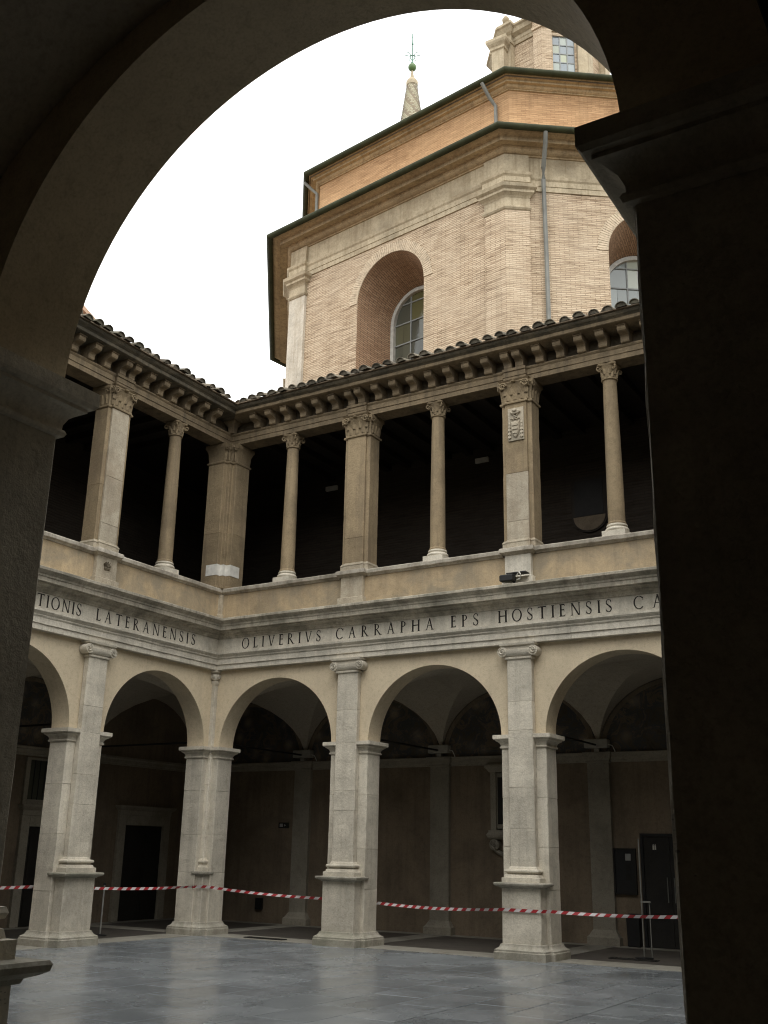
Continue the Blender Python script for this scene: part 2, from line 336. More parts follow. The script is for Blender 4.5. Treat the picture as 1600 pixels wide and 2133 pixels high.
# ------------------------------------------------------------------ roman letters
def ring_part(mb, cx, cy, rx, ry, a0, a1, wx, wy, n=20):
    """annulus piece; wall thickness wx at the sides, wy at top and bottom"""
    out = []; inn = []
    for k in range(n + 1):
        a = rad(a0 + (a1 - a0) * k / n)
        out.append((cx + rx * math.cos(a), cy + ry * math.sin(a)))
        inn.append((cx + (rx - wx) * math.cos(a), cy + (ry - wy) * math.sin(a)))
    for k in range(n): mb.append([out[k], out[k + 1], inn[k + 1], inn[k]])
def glyph(ch):
    q = []; TK, TN, SF = 0.16, 0.082, 0.04
    def vs(x, w=TK, y0=0.0, y1=1.0, s0=True, s1=True):
        q.append([(x, y0), (x + w, y0), (x + w, y1), (x, y1)])
        e = 0.075
        if s0: q.append([(x - e, y0), (x + w + e, y0), (x + w + 0.005, y0 + SF * 1.6), (x - 0.005, y0 + SF * 1.6)])
        if s1: q.append([(x - 0.005, y1 - SF * 1.6), (x + w + 0.005, y1 - SF * 1.6), (x + w + e, y1), (x - e, y1)])
    def hs_(x0, x1, y, w=TN, tip=0.0):
        q.append([(x0, y), (x1, y), (x1, y + w), (x0, y + w)])
        if tip > 0: q.append([(x1 - 0.06, y), (x1, y), (x1 + 0.02, y + tip), (x1 - 0.012, y + tip)])
        if tip < 0: q.append([(x1 - 0.012, y + w + tip), (x1 + 0.02, y + w + tip), (x1, y + w), (x1 - 0.06, y + w)])
    def dg(xa, ya, xb, yb, w): q.append([(xa, ya), (xa + w, ya), (xb + w, yb), (xb, yb)])
    if ch == 'I': vs(0.075); wd = 0.28
    elif ch == 'L': vs(0.075); hs_(0.1, 0.56, 0, TN, 0.2); wd = 0.6
    elif ch == 'E': vs(0.075); hs_(0.1, 0.54, 0, TN, 0.18); hs_(0.1, 0.46, 0.5, TN); q.append([(0.44, 0.43), (0.47, 0.43), (0.47, 0.62), (0.44, 0.62)]); hs_(0.1, 0.5, 1 - TN, TN, -0.17); wd = 0.58
    elif ch == 'T': vs(0.34, s1=False); hs_(0.03, 0.78, 1 - TN, TN, -0.15); q.append([(0.02, 0.85), (0.05, 0.85), (0.09, 1.0), (0.03, 1.0)]); wd = 0.8
    elif ch == 'H': vs(0.075); vs(0.7); hs_(0.15, 0.75, 0.5); wd = 0.9
    elif ch == 'N': vs(0.1, TN); vs(0.75, TN, s0=False); dg(0.06, 1.0, 0.68, 0.0, 0.14); wd = 0.9
    elif ch == 'V': dg(0.07, 1.0, 0.36, 0.0, 0.13); dg(0.72, 1.0, 0.41, 0.0, TN); q.append([(0.0, 0.96), (0.27, 0.96), (0.27, 1), (0.0, 1)]); q.append([(0.64, 0.96), (0.86, 0.96), (0.86, 1), (0.64, 1)]); wd = 0.86
    elif ch == 'A': dg(0.08, 0.0, 0.4, 1.0, TN); dg(0.66, 0.0, 0.36, 1.0, 0.13); hs_(0.2, 0.64, 0.34, 0.05); q.append([(0, 0), (0.21, 0), (0.21, 0.04), (0, 0.04)]); q.append([(0.58, 0), (0.88, 0), (0.88, 0.04), (0.58, 0.04)]); wd = 0.88
    elif ch == 'O': ring_part(q, 0.49, 0.5, 0.47, 0.52, 0, 360, 0.125, 0.06, 32); wd = 0.98
    elif ch == 'C': ring_part(q, 0.49, 0.5, 0.47, 0.52, 42, 318, 0.125, 0.06, 26); q.append([(0.8, 0.68), (0.84, 0.68), (0.86, 0.96), (0.82, 0.86)]); wd = 0.86
    elif ch in 'PR':
        vs(0.075); ring_part(q, 0.2, 0.745, 0.36, 0.255, -90, 90, 0.115, 0.055, 14); hs_(0.15, 0.22, 0.49); hs_(0.15, 0.22, 1 - TN); wd = 0.6
        if ch == 'R': q.append([(0.24, 0.5), (0.38, 0.5), (0.8, 0.0), (0.64, 0.0)]); q.append([(0.64, 0), (0.88, 0), (0.88, 0.035), (0.64, 0.04)]); wd = 0.84
    elif ch == 'S':
        ring_part(q, 0.29, 0.755, 0.235, 0.26, 30, 265, 0.075, 0.06, 18); ring_part(q, 0.29, 0.26, 0.255, 0.275, -150, 85, 0.085, 0.06, 18)
        q.append([(0.1, 0.66), (0.21, 0.66), (0.5, 0.36), (0.42, 0.3)]); q.append([(0.46, 0.75), (0.5, 0.75), (0.5, 0.97), (0.46, 0.9)]); q.append([(0.04, 0.04), (0.08, 0.1), (0.08, 0.27), (0.04, 0.27)]); wd = 0.58
    return q, wd
GL = {}
def letter_mesh(ch, h=0.245):
    if ch in GL: return GL[ch]
    q, wd = glyph(ch); mb = MB()
    for k, poly in enumerate(q):
        area = sum(a[0] * b[1] - b[0] * a[1] for a, b in zip(poly, poly[1:] + poly[:1]))
        if area < 0: poly = poly[::-1]
        y = -0.0025 - 0.0002 * k
        i = len(mb.v)
        mb.v += [(x * h * 0.92, 0.004, z * h) for x, z in poly] + [(x * h * 0.92, y, z * h) for x, z in poly]
        n = len(poly)
        mb.f.append(tuple(range(i + n, i + 2 * n))); mb.m.append(0)
        for a in range(n):
            b = (a + 1) % n; mb.f.append((i + a, i + b, i + n + b, i + n + a)); mb.m.append(0)
    GL[ch] = (mb.mesh('letter', 'letter'), wd * h * 0.92); return GL[ch]
def inscription(parent, word, xa, xb, y, z):
    ws = [letter_mesh(c)[1] for c in word]
    gap = (xb - xa - sum(ws)) / max(1, len(word) - 1); x = xa
    for c, wd in zip(word, ws):
        link('letter', GL[c][0], parent, (x, y, z + random.uniform(-.002, .002))); x += wd + gap

# ------------------------------------------------------------------ shared ornament pieces
def spiral(mb, c, r, axis='y', th=0.03, turns=2.2, sgn=1, rw=0.022):
    """volute: a coiled tube on a disc, axis along y (facing -y) or along x"""
    pts = []
    n = int(18 * turns)
    for k in range(n + 1):
        a = 2 * math.pi * turns * k / n; rr = r * (1 - 0.82 * k / n)
        u = rr * math.cos(a) * sgn; v = rr * math.sin(a)
        pts.append((c[0] + u, c[1] - 0.002 * k / n * 5, c[2] + v) if axis == 'y' else (c[0], c[1] + u, c[2] + v))
    mb.tube(pts, rw, 5, r1=rw * 0.6)
def leaf(mb, base, out, side, up, wd, ht, curl=0.5, n=4):
    """acanthus-like leaf: a curved blade with a mid rib, tip curling outwards"""
    base, out, side, up = Vector(base), Vector(out), Vector(side), Vector(up)
    rows = []
    for i in range(n + 1):
        s = i / n
        hw = wd * 0.5 * (math.sin(math.pi * min(1, 0.18 + 0.82 * s)) ** 0.6) * (1 - 0.35 * s)
        o = 0.012 + curl * ht * 0.55 * s ** 2.4
        z = ht * (s - 0.12 * s ** 4)
        c = base + up * z + out * o
        rows.append([c - side * hw - out * 0.012, c - side * hw * 0.5 + out * 0.004, c + out * 0.02, c + side * hw * 0.5 + out * 0.004, c + side * hw - out * 0.012])
    i0 = len(mb.v)
    for r in rows: mb.v += [tuple(p) for p in r]
    for i in range(n):
        for j in range(4):
            a = i0 + i * 5 + j; mb.f.append((a, a + 1, a + 6, a + 5)); mb.m.append(0)

def ionic_capital():
    mb = MB(); y = -PROJ
    mb.polyprof(rect(-0.26, 0.26, y, 0.0), [(0.0, 5.43), (0.03, 5.445), (0.035, 5.47), (0.012, 5.49), (0.012, 5.5)])       # astragal
    mb.polyprof(rect(-0.24, 0.24, y, 0.0), [(0.03, 5.5), (0.075, 5.55), (0.08, 5.62), (0.05, 5.63)])                         # echinus
    mb.box(-0.31, 0.31, y - 0.055, 0.0, 5.628, 5.69)                                                                          # canal
    mb.polyprof(rect(-0.33, 0.33, y - 0.05, 0.0), [(0.02, 5.692), (0.045, 5.705), (0.055, 5.746)])                           # abacus
    for s in (-1, 1):
        c_ = (s * 0.325, 5.588); ro = 0.1
        mb.loft([[(c_[0] + r_ * math.cos(2 * math.pi * k / 20), yy, c_[1] + r_ * math.sin(2 * math.pi * k / 20)) for k in range(20)] for r_, yy in ((ro, -0.005), (ro, y - 0.075), (ro * 0.86, y - 0.08), (ro * 0.84, y - 0.062))])
        spiral(mb, (c_[0], y - 0.075, c_[1]), 0.07, 'y', sgn=-s, turns=1.6, rw=0.017)
    return mb.mesh('capital', 'trav', True, 40)
IONIC = ionic_capital()

def pier_capital_mb(hw, y0, y1, z0, z1):
    """leafy capital of the upper square piers"""
    mb = MB(); hgt = z1 - z0
    p = rect(-hw, hw, y0, y1)
    mb.polyprof(p, [(0.0, z0 - 0.01), (0.03, z0), (0.04, z0 + 0.025), (0.03, z0 + 0.05), (0.004, z0 + 0.06), (0.0, z0 + hgt * 0.5), (0.03, z0 + hgt * 0.7), (0.07, z0 + hgt * 0.84)])
    mb.polyprof(p, [(0.07, z0 + hgt * 0.85), (0.09, z0 + hgt * 0.9), (0.075, z0 + hgt * 0.94), (0.11, z0 + hgt)])
    for row, (cnt, zb, hh) in enumerate(((3, 0.07, 0.2), (4, 0.2, 0.22))):
        for k in range(cnt):
            x = -hw + 2 * hw * (k + 0.5) / cnt if row == 0 else -hw + 2 * hw * k / (cnt - 1)
            leaf(mb, (x, y0 - 0.005, z0 + zb), (0, -1, 0), (1, 0, 0), (0, 0, 1), 2 * hw / 3.4, hh, 0.12)
        for sgn in (-1, 1):
            for k in range(2):
                leaf(mb, (sgn * (hw + 0.005), y0 + (y1 - y0) * (k + 0.5) / 2, z0 + zb), (sgn, 0, 0), (0, -sgn, 0), (0, 0, 1), (y1 - y0) / 2.2, hh, 0.12)
    for sgn in (-1, 1):
        spiral(mb, (sgn * (hw + 0.015), y0 - 0.085, z0 + hgt * 0.76), 0.085, 'y', sgn=-sgn, turns=1.7, rw=0.024)
        spiral(mb, (sgn * (hw + 0.075), y0 - 0.01, z0 + hgt * 0.76), 0.085, 'x', sgn=1, turns=1.7, rw=0.024)
    mb.lathe([(0.001, z0 + hgt * 0.84), (0.05, z0 + hgt * 0.88), (0.055, z0 + hgt * 0.93), (0.001, z0 + hgt * 0.98)], 8, (0, y0 - 0.1))
    return mb
def column_capital():
    mb = MB(); z0, z1 = 11.08, 11.42
    mb.lathe([(0.142, z0 - 0.02), (0.168, z0 - 0.008), (0.17, z0 + 0.012), (0.15, z0 + 0.025), (0.14, z0 + 0.05), (0.15, z0 + 0.2), (0.2, z0 + 0.285)], 20)
    for k in range(8):
        a = 2 * math.pi * k / 8; o = (math.cos(a), math.sin(a), 0); sd_ = (-math.sin(a), math.cos(a), 0)
        leaf(mb, (0.142 * o[0], 0.142 * o[1], z0 + 0.03), o, sd_, (0, 0, 1), 0.1, 0.14, 0.28)
        a += math.pi / 8; o = (math.cos(a), math.sin(a), 0); sd_ = (-math.sin(a), math.cos(a), 0)
        leaf(mb, (0.145 * o[0], 0.145 * o[1], z0 + 0.1), o, sd_, (0, 0, 1), 0.1, 0.15, 0.3)
    # concave abacus
    def aba(r, z):
        pts = []
        for k in range(4):
            a = math.pi / 4 + k * math.pi / 2
            for da, rr in ((-0.14, r * 1.28), (0.14, r * 1.28), (math.pi / 4, r * 0.86)):
                pts.append((rr * math.cos(a + da), rr * math.sin(a + da), z))
        return pts
    mb.loft([aba(0.185, z0 + 0.285), aba(0.2, z0 + 0.3), aba(0.2, z1)])
    for k in range(4):
        a = math.pi / 4 + k * math.pi / 2; o = Vector((math.cos(a), math.sin(a), 0))
        pts = []
        for i in range(26):
            s = i / 25; ang = 2 * math.pi * 1.5 * s; rr = 0.062 * (1 - 0.75 * s)
            pts.append(o * (0.235 + rr * math.cos(ang + 2.2)) + Vector((0, 0, z0 + 0.235 + rr * math.sin(ang + 2.2))))
        mb.tube(pts, 0.02, 5, r1=0.012)
    return mb.mesh('capital', 'upper', True, 50)
COLCAP = column_capital()
def column_shaft():
    mb = MB(); zb, zt = 7.985, 11.08; pr = [(0.186, zb - 0.01), (0.186, zb + 0.025), (0.168, zb + 0.05)]
    for k in range(1, 9):
        s = k / 8; pr.append((0.168 - 0.03 * s ** 1.6, zb + 0.05 + (zt - zb - 0.07) * s))
    mb.lathe(pr, 24); return mb.mesh('shaft', 'upper', True, 30)
COLSHAFT = column_shaft()
def column_base():
    mb = MB(); z = 7.714
    mb.box(-0.235, 0.235, -0.235, 0.235, z, z + 0.115)
    pr = [(0.2, z + 0.116)]
    for k in range(7):
        a = -math.pi / 2 + math.pi * k / 6; pr.append((0.2 + 0.033 * math.cos(a), z + 0.155 + 0.037 * math.sin(a)))
    pr += [(0.193, z + 0.195), (0.188, z + 0.215)]
    for k in range(5):
        a = -math.pi / 2 + math.pi * k / 4; pr.append((0.188 + 0.02 * math.cos(a), z + 0.24 + 0.024 * math.sin(a)))
    pr.append((0.18, z + 0.272)); mb.lathe(pr, 24)
    return mb.mesh('base', 'trav', True, 40)
COLBASE = column_base()
def bracket_mesh():
    """S-scroll console under the eaves: profile in (o, z), 0.19 wide"""
    pr = [(0.0, 11.715), (0.08, 11.715), (0.105, 11.725), (0.118, 11.752), (0.112, 11.79), (0.12, 11.83), (0.155, 11.862), (0.21, 11.876), (0.26, 11.884), (0.3, 11.905), (0.318, 11.94), (0.318, 12.0), (-0.13, 12.0), (-0.13, 11.717)]
    mb = MB(); hw = 0.09
    mb.loft([[(-hw, -o, z) for o, z in pr], [(hw, -o, z) for o, z in pr]])
    mb.box(-hw - 0.012, hw + 0.012, -0.34, 0.129, 12.002, 12.03)
    return mb.mesh('bracket', 'upent', False)
BRACKET = bracket_mesh()
def tile_mesh(seed):
    r = random.Random(seed); mb = MB(); n = 9; L = 0.46
    r0, r1 = 0.112 + r.uniform(-.008, .008), 0.068
    out = []; inn = []
    for yy, rr, zz in ((0.0, r0, 0.0), (L * 0.5, (r0 + r1) / 2 * 0.99, 0.004), (L, r1, 0.012)):
        out.append([(rr * math.cos(math.pi * k / n) * 1.05, yy, zz + rr * math.sin(math.pi * k / n) * 0.85) for k in range(n + 1)])
        inn.append([(max(0.001, rr - 0.016) * math.cos(math.pi * k / n) * 1.05, yy, zz + (rr - 0.016) * math.sin(math.pi * k / n) * 0.85) for k in range(n + 1)])
    rings = [o + i[::-1] for o, i in zip(out, inn)]
    mb.loft(rings)
    # mortar plug set back in the open end
    mb.face([(p[0], 0.03, p[2] - 0.002) for p in inn[0]][::-1])
    return mb.mesh('roof_tile', 'tile', True, 50)
TILES = [tile_mesh(k) for k in range(5)]

# ------------------------------------------------------------------ wing builder
def sweep(prof, xa=None, xb=None, mi=0, mb=None, jit=0.0):
    """closed profile [(o,z)] (o = distance out of the wall plane, towards the court), swept along the wing,
    mitred into the neighbouring wings where xa / xb are None; jit wears the edges along the run"""
    mb = mb or MB()
    area = sum(p[0] * q[1] - q[0] * p[1] for p, q in zip(prof, prof[1:] + prof[:1]))
    pf = prof[::-1] if area > 0 else list(prof)
    n = 1 if not jit else max(2, int(((S if xb is None else xb) - (0 if xa is None else xa)) / 0.16))
    zmax = max(z for o, z in pf); omin = min(o for o, z in pf); rings = []
    low = [[0.0, 0.0] for _ in pf]
    for k in range(n, -1, -1):
        t_ = k / n; r = []
        for q, (o, z) in enumerate(pf):
            x0 = o if xa is None else xa; x1 = S - o if xb is None else xb
            jo = jz = 0.0
            if jit and 0 < k < n and o > omin + 0.1:
                low[q][0] = 0.6 * low[q][0] + random.uniform(-jit, jit) * 0.7; low[q][1] = 0.6 * low[q][1] + random.uniform(-jit, jit) * 0.5
                jo, jz = low[q]; jo = min(jo, 0.35 * jit)
                if z >= zmax - 1e-6 or z <= min(zz for oo, zz in pf) + 1e-6: jz = max(-0.0, 0.0)
            r.append((x0 + (x1 - x0) * t_, -(o + jo), z + jz))
        rings.append(r)
    mb.loft(rings); return mb
def arch_pts(xl, xr, zs, za, n=56):
    xm, r = (xl + xr) / 2, (xr - xl) / 2
    return [(xm - r * math.cos(math.pi * k / n), zs + (za - zs) * math.sin(math.pi * k / n)) for k in range(n + 1)]
def archwall(mb, x0, x1, bays, zs, za, ztop, y0, y1):
    """wall above springing level with arched openings; front y0 (towards -y), back y1"""
    x = x0
    def solid(a, b): mb.box(a, b, y0, y1, zs, ztop)
    for xl, xr in bays:
        solid(x, xl); pts = arch_pts(xl, xr, zs, za)
        for (ax, az_), (bx, bz) in zip(pts, pts[1:]):
            mb.face([(ax, y0, az_), (bx, y0, bz), (bx, y0, ztop), (ax, y0, ztop)])
            mb.face([(bx, y1, bz), (ax, y1, az_), (ax, y1, ztop), (bx, y1, ztop)])
            mb.face([(ax, y0, az_), (ax, y1, az_), (bx, y1, bz), (bx, y0, bz)])
        x = xr
    solid(x, x1)
BAYS = [(D0, AX[0] - H0), (AX[0] + H0, AX[1] - H0), (AX[1] + H0, AX[2] - H0), (AX[2] + H0, S - D0)]
IMPOST = [(0.0, 3.742), (0.022, 3.748), (0.03, 3.765), (0.022, 3.782), (0.012, 3.785), (0.014, 3.81), (0.03, 3.845), (0.062, 3.872), (0.085, 3.885), (0.092, 3.887), (0.092, 3.905), (0.115, 3.908), (0.13, 3.925), (0.13, 3.996), (0.1, 4.0)]
PBASE = [(0.115, -0.02), (0.12, 0.125), (0.108, 0.135), (0.108, 0.165), (0.085, 0.18), (0.05, 0.2), (0.028, 0.235), (0.022, 0.26), (0.0, 0.268)]
def stack(poly, z0, z1, cuts, mat, parent, name='stone_block', bevel=0.008, wear=0.0035):
    """stone blocks on top of each other, their arrises chamfered and worn uneven up the height"""
    zs = [z0] + cuts + [z1]; ch = 0.012
    pp = []; n = len(poly)
    for i in range(n):                       # chamfer every convex or concave corner
        p0, p1, p2 = Vector(poly[i - 1]), Vector(poly[i]), Vector(poly[(i + 1) % n])
        e = min(ch, 0.2 * (p1 - p0).length, 0.2 * (p2 - p1).length)
        pp += [tuple(p1 + (p0 - p1).normalized() * e), tuple(p1 + (p2 - p1).normalized() * e)]
    for a, b in zip(zs, zs[1:]):
        mb = MB(); a += 0.0015; b -= 0.0015; m_ = max(2, int((b - a) / 0.13)); rings = []
        cur = [0.0] * len(pp)
        for k in range(m_ + 1):
            z = a + (b - a) * k / m_; r = []
            for i, (x, y) in enumerate(pp):
                cur[i] = 0.5 * cur[i] + random.uniform(-wear, wear)
                dx, dy = pp[i - 1][0] - pp[(i + 1) % len(pp)][0], pp[i - 1][1] - pp[(i + 1) % len(pp)][1]
                L_ = math.hypot(dx, dy); q = min(0.0, cur[i]) * 1.6 + 0.15 * cur[i]
                r.append((x - dy / L_ * q, y + dx / L_ * q, z))
            rings.append(r)
        ends = [[(x, y, z0_) for x, y, _ in offset3(rg, -0.003)] for rg, z0_ in ((rings[0], a - 0.0), (rings[-1], b))]
        rings[0] = [(x, y, a + 0.003) for x, y, _ in rings[0]]; rings[-1] = [(x, y, b - 0.003) for x, y, _ in rings[-1]]
        mb.loft([ends[0]] + rings + [ends[1]]); mb.build(name, mat, parent)
def offset3(ring, o):
    return [(x, y, 0) for x, y in offset([(p[0], p[1]) for p in ring], o)]
def jitcuts(z0, z1, n):
    return [z0 + (z1 - z0) * (k + 1) / (n + 1) + random.uniform(-.22, .22) for k in range(n)]

def regular_pier(wing, xa, cuts=3, ph=0.385, pq=0.26):
    P = MB()
    # T-shaped footing shared by pier and pedestal
    pp = 0.26
    foot = [(xa - H0, 0.0), (xa - ph, 0.0), (xa - ph, -pp), (xa + ph, -pp), (xa + ph, 0.0), (xa + H0, 0.0), (xa + H0, T), (xa - H0, T)]
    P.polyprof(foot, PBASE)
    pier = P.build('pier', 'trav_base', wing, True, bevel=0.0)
    stack(rect(xa - H0, xa + H0, 0.0, T), 0.262, 3.745, jitcuts(0.3, 3.7, cuts), 'trav', pier)
    stack(rect(xa - ph, xa + ph, -pp, -0.001), 0.262, 1.232, [], 'trav', pier, 'pedestal')
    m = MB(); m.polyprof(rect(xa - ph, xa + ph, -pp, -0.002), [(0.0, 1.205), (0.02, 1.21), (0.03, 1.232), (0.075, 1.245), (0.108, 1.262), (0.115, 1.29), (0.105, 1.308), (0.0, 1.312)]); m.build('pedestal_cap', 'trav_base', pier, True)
    q = rect(xa - pq, xa + pq, -PROJ, -0.003); m = MB()
    m.polyprof(q, [(0.12, 1.312), (0.12, 1.395), (0.085, 1.40), (0.075, 1.44), (0.04, 1.455), (0.038, 1.475), (0.075, 1.485), (0.085, 1.51), (0.075, 1.535), (0.02, 1.545), (0.012, 1.575), (0.0, 1.59)])
    m.build('pilaster_base', 'trav', pier, True)
    stack(q, 1.586, 5.432, jitcuts(1.7, 5.3, 4), 'trav', pier, 'pilaster_block')
    link('capital', IONIC, pier, (xa, 0, 0))
    m = MB(); m.polyprof(rect(xa - H0, xa + H0, 0.0, T), IMPOST); m.build('impost', 'trav', pier, True)
def corner_pier(wing, cuts=3):
    poly = [(-T, -D0), (0.0, -D0), (0.0, 0.0), (D0, 0.0), (D0, T), (-T, T)]
    c = 0.1; cp = 0.2
    foot = [(-T, -D0), (0.0, -D0), (0.0, -cp), (cp, -cp), (cp, 0.0), (D0, 0.0), (D0, T), (-T, T)]
    m = MB(); m.polyprof(foot, [(o * 0.9, z) for o, z in PBASE]); pier = m.build('corner_pier', 'trav_base', wing, True)
    stack(poly, 0.262, 3.745, jitcuts(0.3, 3.7, cuts), 'trav', pier)
    stack(rect(-0.01, cp, -cp, 0.01), 0.262, 1.232, [], 'trav', pier, 'pedestal', 0.005)
    m = MB(); m.polyprof(rect(-0.01, cp, -cp, 0.01), [(0.0, 1.205), (0.012, 1.21), (0.02, 1.232), (0.05, 1.245), (0.07, 1.262), (0.075, 1.29), (0.068, 1.308), (0.0, 1.312)]); m.build('pedestal_cap', 'trav_base', pier, True)
    m = MB(); m.polyprof(rect(-0.01, c, -c, 0.01), [(0.07, 1.312), (0.07, 1.395), (0.045, 1.40), (0.02, 1.455), (0.05, 1.49), (0.055, 1.51), (0.05, 1.535), (0.01, 1.545), (0.0, 1.59)]); m.build('pilaster_base', 'trav', pier, True)
    stack(rect(-0.01, c, -c, 0.01), 1.586, 5.47, jitcuts(1.7, 5.3, 4), 'trav', pier, 'pilaster_block', 0.004)
    m = MB()
    m.polyprof(rect(-0.01, c, -c, 0.01), [(0.0, 5.40), (0.03, 5.47), (0.028, 5.5), (0.01, 5.51)])
    m.lathe([(0.02, 5.5), (0.085, 5.53), (0.105, 5.59), (0.09, 5.65), (0.05, 5.68)], 12, (0.06, -0.06))
    spiral(m, (0.075, -0.175, 5.59), 0.055, 'y', turns=1.6, rw=0.016); spiral(m, (0.175, -0.075, 5.59), 0.055, 'x', turns=1.6, rw=0.016)
    m.polyprof(rect(-0.01, c, -c, 0.01), [(0.04, 5.68), (0.07, 5.7), (0.075, 5.745)])
    m.build('capital', 'trav', pier, True)
    m = MB(); m.polyprof(poly, IMPOST); m.build('impost', 'trav', pier, True)

def vault_cell(wing, xa, xb, ya, yb, name='vault'):
    n = 18; mb = MB(); zs, rise = 4.0, 1.64
    xm, ym, a, b = (xa + xb) / 2, (ya + yb) / 2, (xb - xa) / 2, (yb - ya) / 2
    cs = [-math.cos(math.pi * k / n) for k in range(n + 1)]
    hh = [math.sqrt(max(0, 1 - c * c)) for c in cs]
    i0 = 0
    for i in range(n + 1):
        for j in range(n + 1):
            mb.v.append((xm + a * cs[i], ym + b * cs[j], zs + rise * max(hh[i], hh[j])))
    for i in range(n):
        for j in range(n):
            q = i * (n + 1) + j
            # split along the groin diagonals
            if (i < n / 2) == (j < n / 2): mb.f += [(q, q + 1, q + n + 2), (q, q + n + 2, q + n + 1)]
            else: mb.f += [(q, q + 1, q + n + 1), (q + 1, q + n + 2, q + n + 1)]
            mb.m += [0, 0]
    return mb.build(name, 'vault', wing, True, ang=22)
def lunette(wing, xm, a, y, axis='x'):
    mb = MB(); n = 24; pts = [(-a, 0.0)] + [(-a * math.cos(math.pi * k / n), 1.62 * math.sin(math.pi * k / n)) for k in range(1, n)] + [(a, 0.0)]
    mb.face([(xm + p, y, 4.012 + q) for p, q in pts][::1])
    o = mb.build('lunette_painting', 'fresco', wing); o['label'] = 'dark faded painted lunette above the string course'
    # plain painted border raised a little
    mb = MB()
    for s0, s1, yy in ((0.93, 0.985, y - 0.012),):
        for k in range(n):
            A = [-math.cos(math.pi * k / n), math.sin(math.pi * k / n)]; B = [-math.cos(math.pi * (k + 1) / n), math.sin(math.pi * (k + 1) / n)]
            mb.face([(xm + a * s0 * A[0], yy, 4.03 + 1.6 * s0 * A[1]), (xm + a * s0 * B[0], yy, 4.03 + 1.6 * s0 * B[1]), (xm + a * s1 * B[0], yy, 4.03 + 1.6 * s1 * B[1]), (xm + a * s1 * A[0], yy, 4.03 + 1.6 * s1 * A[1])])
    mb.build('lunette_border', 'inner', o)

def upper_pier(wing, xa, detail, pale, arms=False):
    hp, hq = 0.34, 0.245; y0, y1 = -0.05, 0.4
    base = MB()
    base.polyprof([(xa - hp, 0.0), (xa - hq, 0.0), (xa - hq, y0), (xa + hq, y0), (xa + hq, 0.0), (xa + hp, 0.0), (xa + hp, y1), (xa - hp, y1)],
                  [(0.022, 7.717), (0.022, 7.845), (0.03, 7.85), (0.03, 7.87), (0.012, 7.885), (0.012, 7.9), (0.0, 7.91)])
    p = base.build('loggia_pier', 'upper_pale', wing, True)
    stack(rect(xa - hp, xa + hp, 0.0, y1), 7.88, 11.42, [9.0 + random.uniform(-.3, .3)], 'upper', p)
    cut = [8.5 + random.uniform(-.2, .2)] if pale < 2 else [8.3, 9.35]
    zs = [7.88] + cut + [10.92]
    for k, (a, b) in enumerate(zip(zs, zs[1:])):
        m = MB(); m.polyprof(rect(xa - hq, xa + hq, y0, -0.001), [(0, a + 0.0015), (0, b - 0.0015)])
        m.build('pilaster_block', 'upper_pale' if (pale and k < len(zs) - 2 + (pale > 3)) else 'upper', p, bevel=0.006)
    if detail:
        m = pier_capital_mb(hq, y0, -0.002, 10.92, 11.44); m.build('capital', 'upper', p, True, (xa, 0, 0), ang=45)
        # the wider pier behind carries the same capital without leaves
        m = MB(); m.polyprof(rect(xa - hp, xa + hp, 0.0, y1), [(0.0, 10.9), (0.03, 10.92), (0.035, 10.945), (0.02, 10.97), (0.0, 10.98), (0.02, 11.2), (0.05, 11.32), (0.075, 11.34), (0.075, 11.415)])
        for sgn in (-1, 1):
            for k in range(3):
                leaf(m, (xa + sgn * hp, 0.07 + 0.13 * k, 10.99), (sgn, 0, 0), (0, -sgn, 0), (0, 0, 1), 0.15, 0.26, 0.12)
            spiral(m, (xa + sgn * (hp + 0.06), -0.01, 11.3), 0.07, 'x', sgn=1, turns=1.6, rw=0.02)
        m.build('pier_capital', 'upper', p, True, ang=45)
    # parapet block under the pier
    m = MB(); m.polyprof(rect(xa - 0.285, xa + 0.285, -0.1, 0.3), [(0.05, 6.9), (0.05, 7.10), (0.0, 7.115), (0.0, 7.575)]); m.build('parapet_block', 'upper_pale' if pale != 3 else 'entab', p, bevel=0.006)
    m = MB(); m.polyprof(rect(xa - 0.285, xa + 0.285, -0.1, 0.3), [(0.0, 7.565), (0.03, 7.585), (0.07, 7.615), (0.09, 7.625), (0.09, 7.69), (0.075, 7.716)]); m.build('parapet_block_cap', 'parcap', p, True)

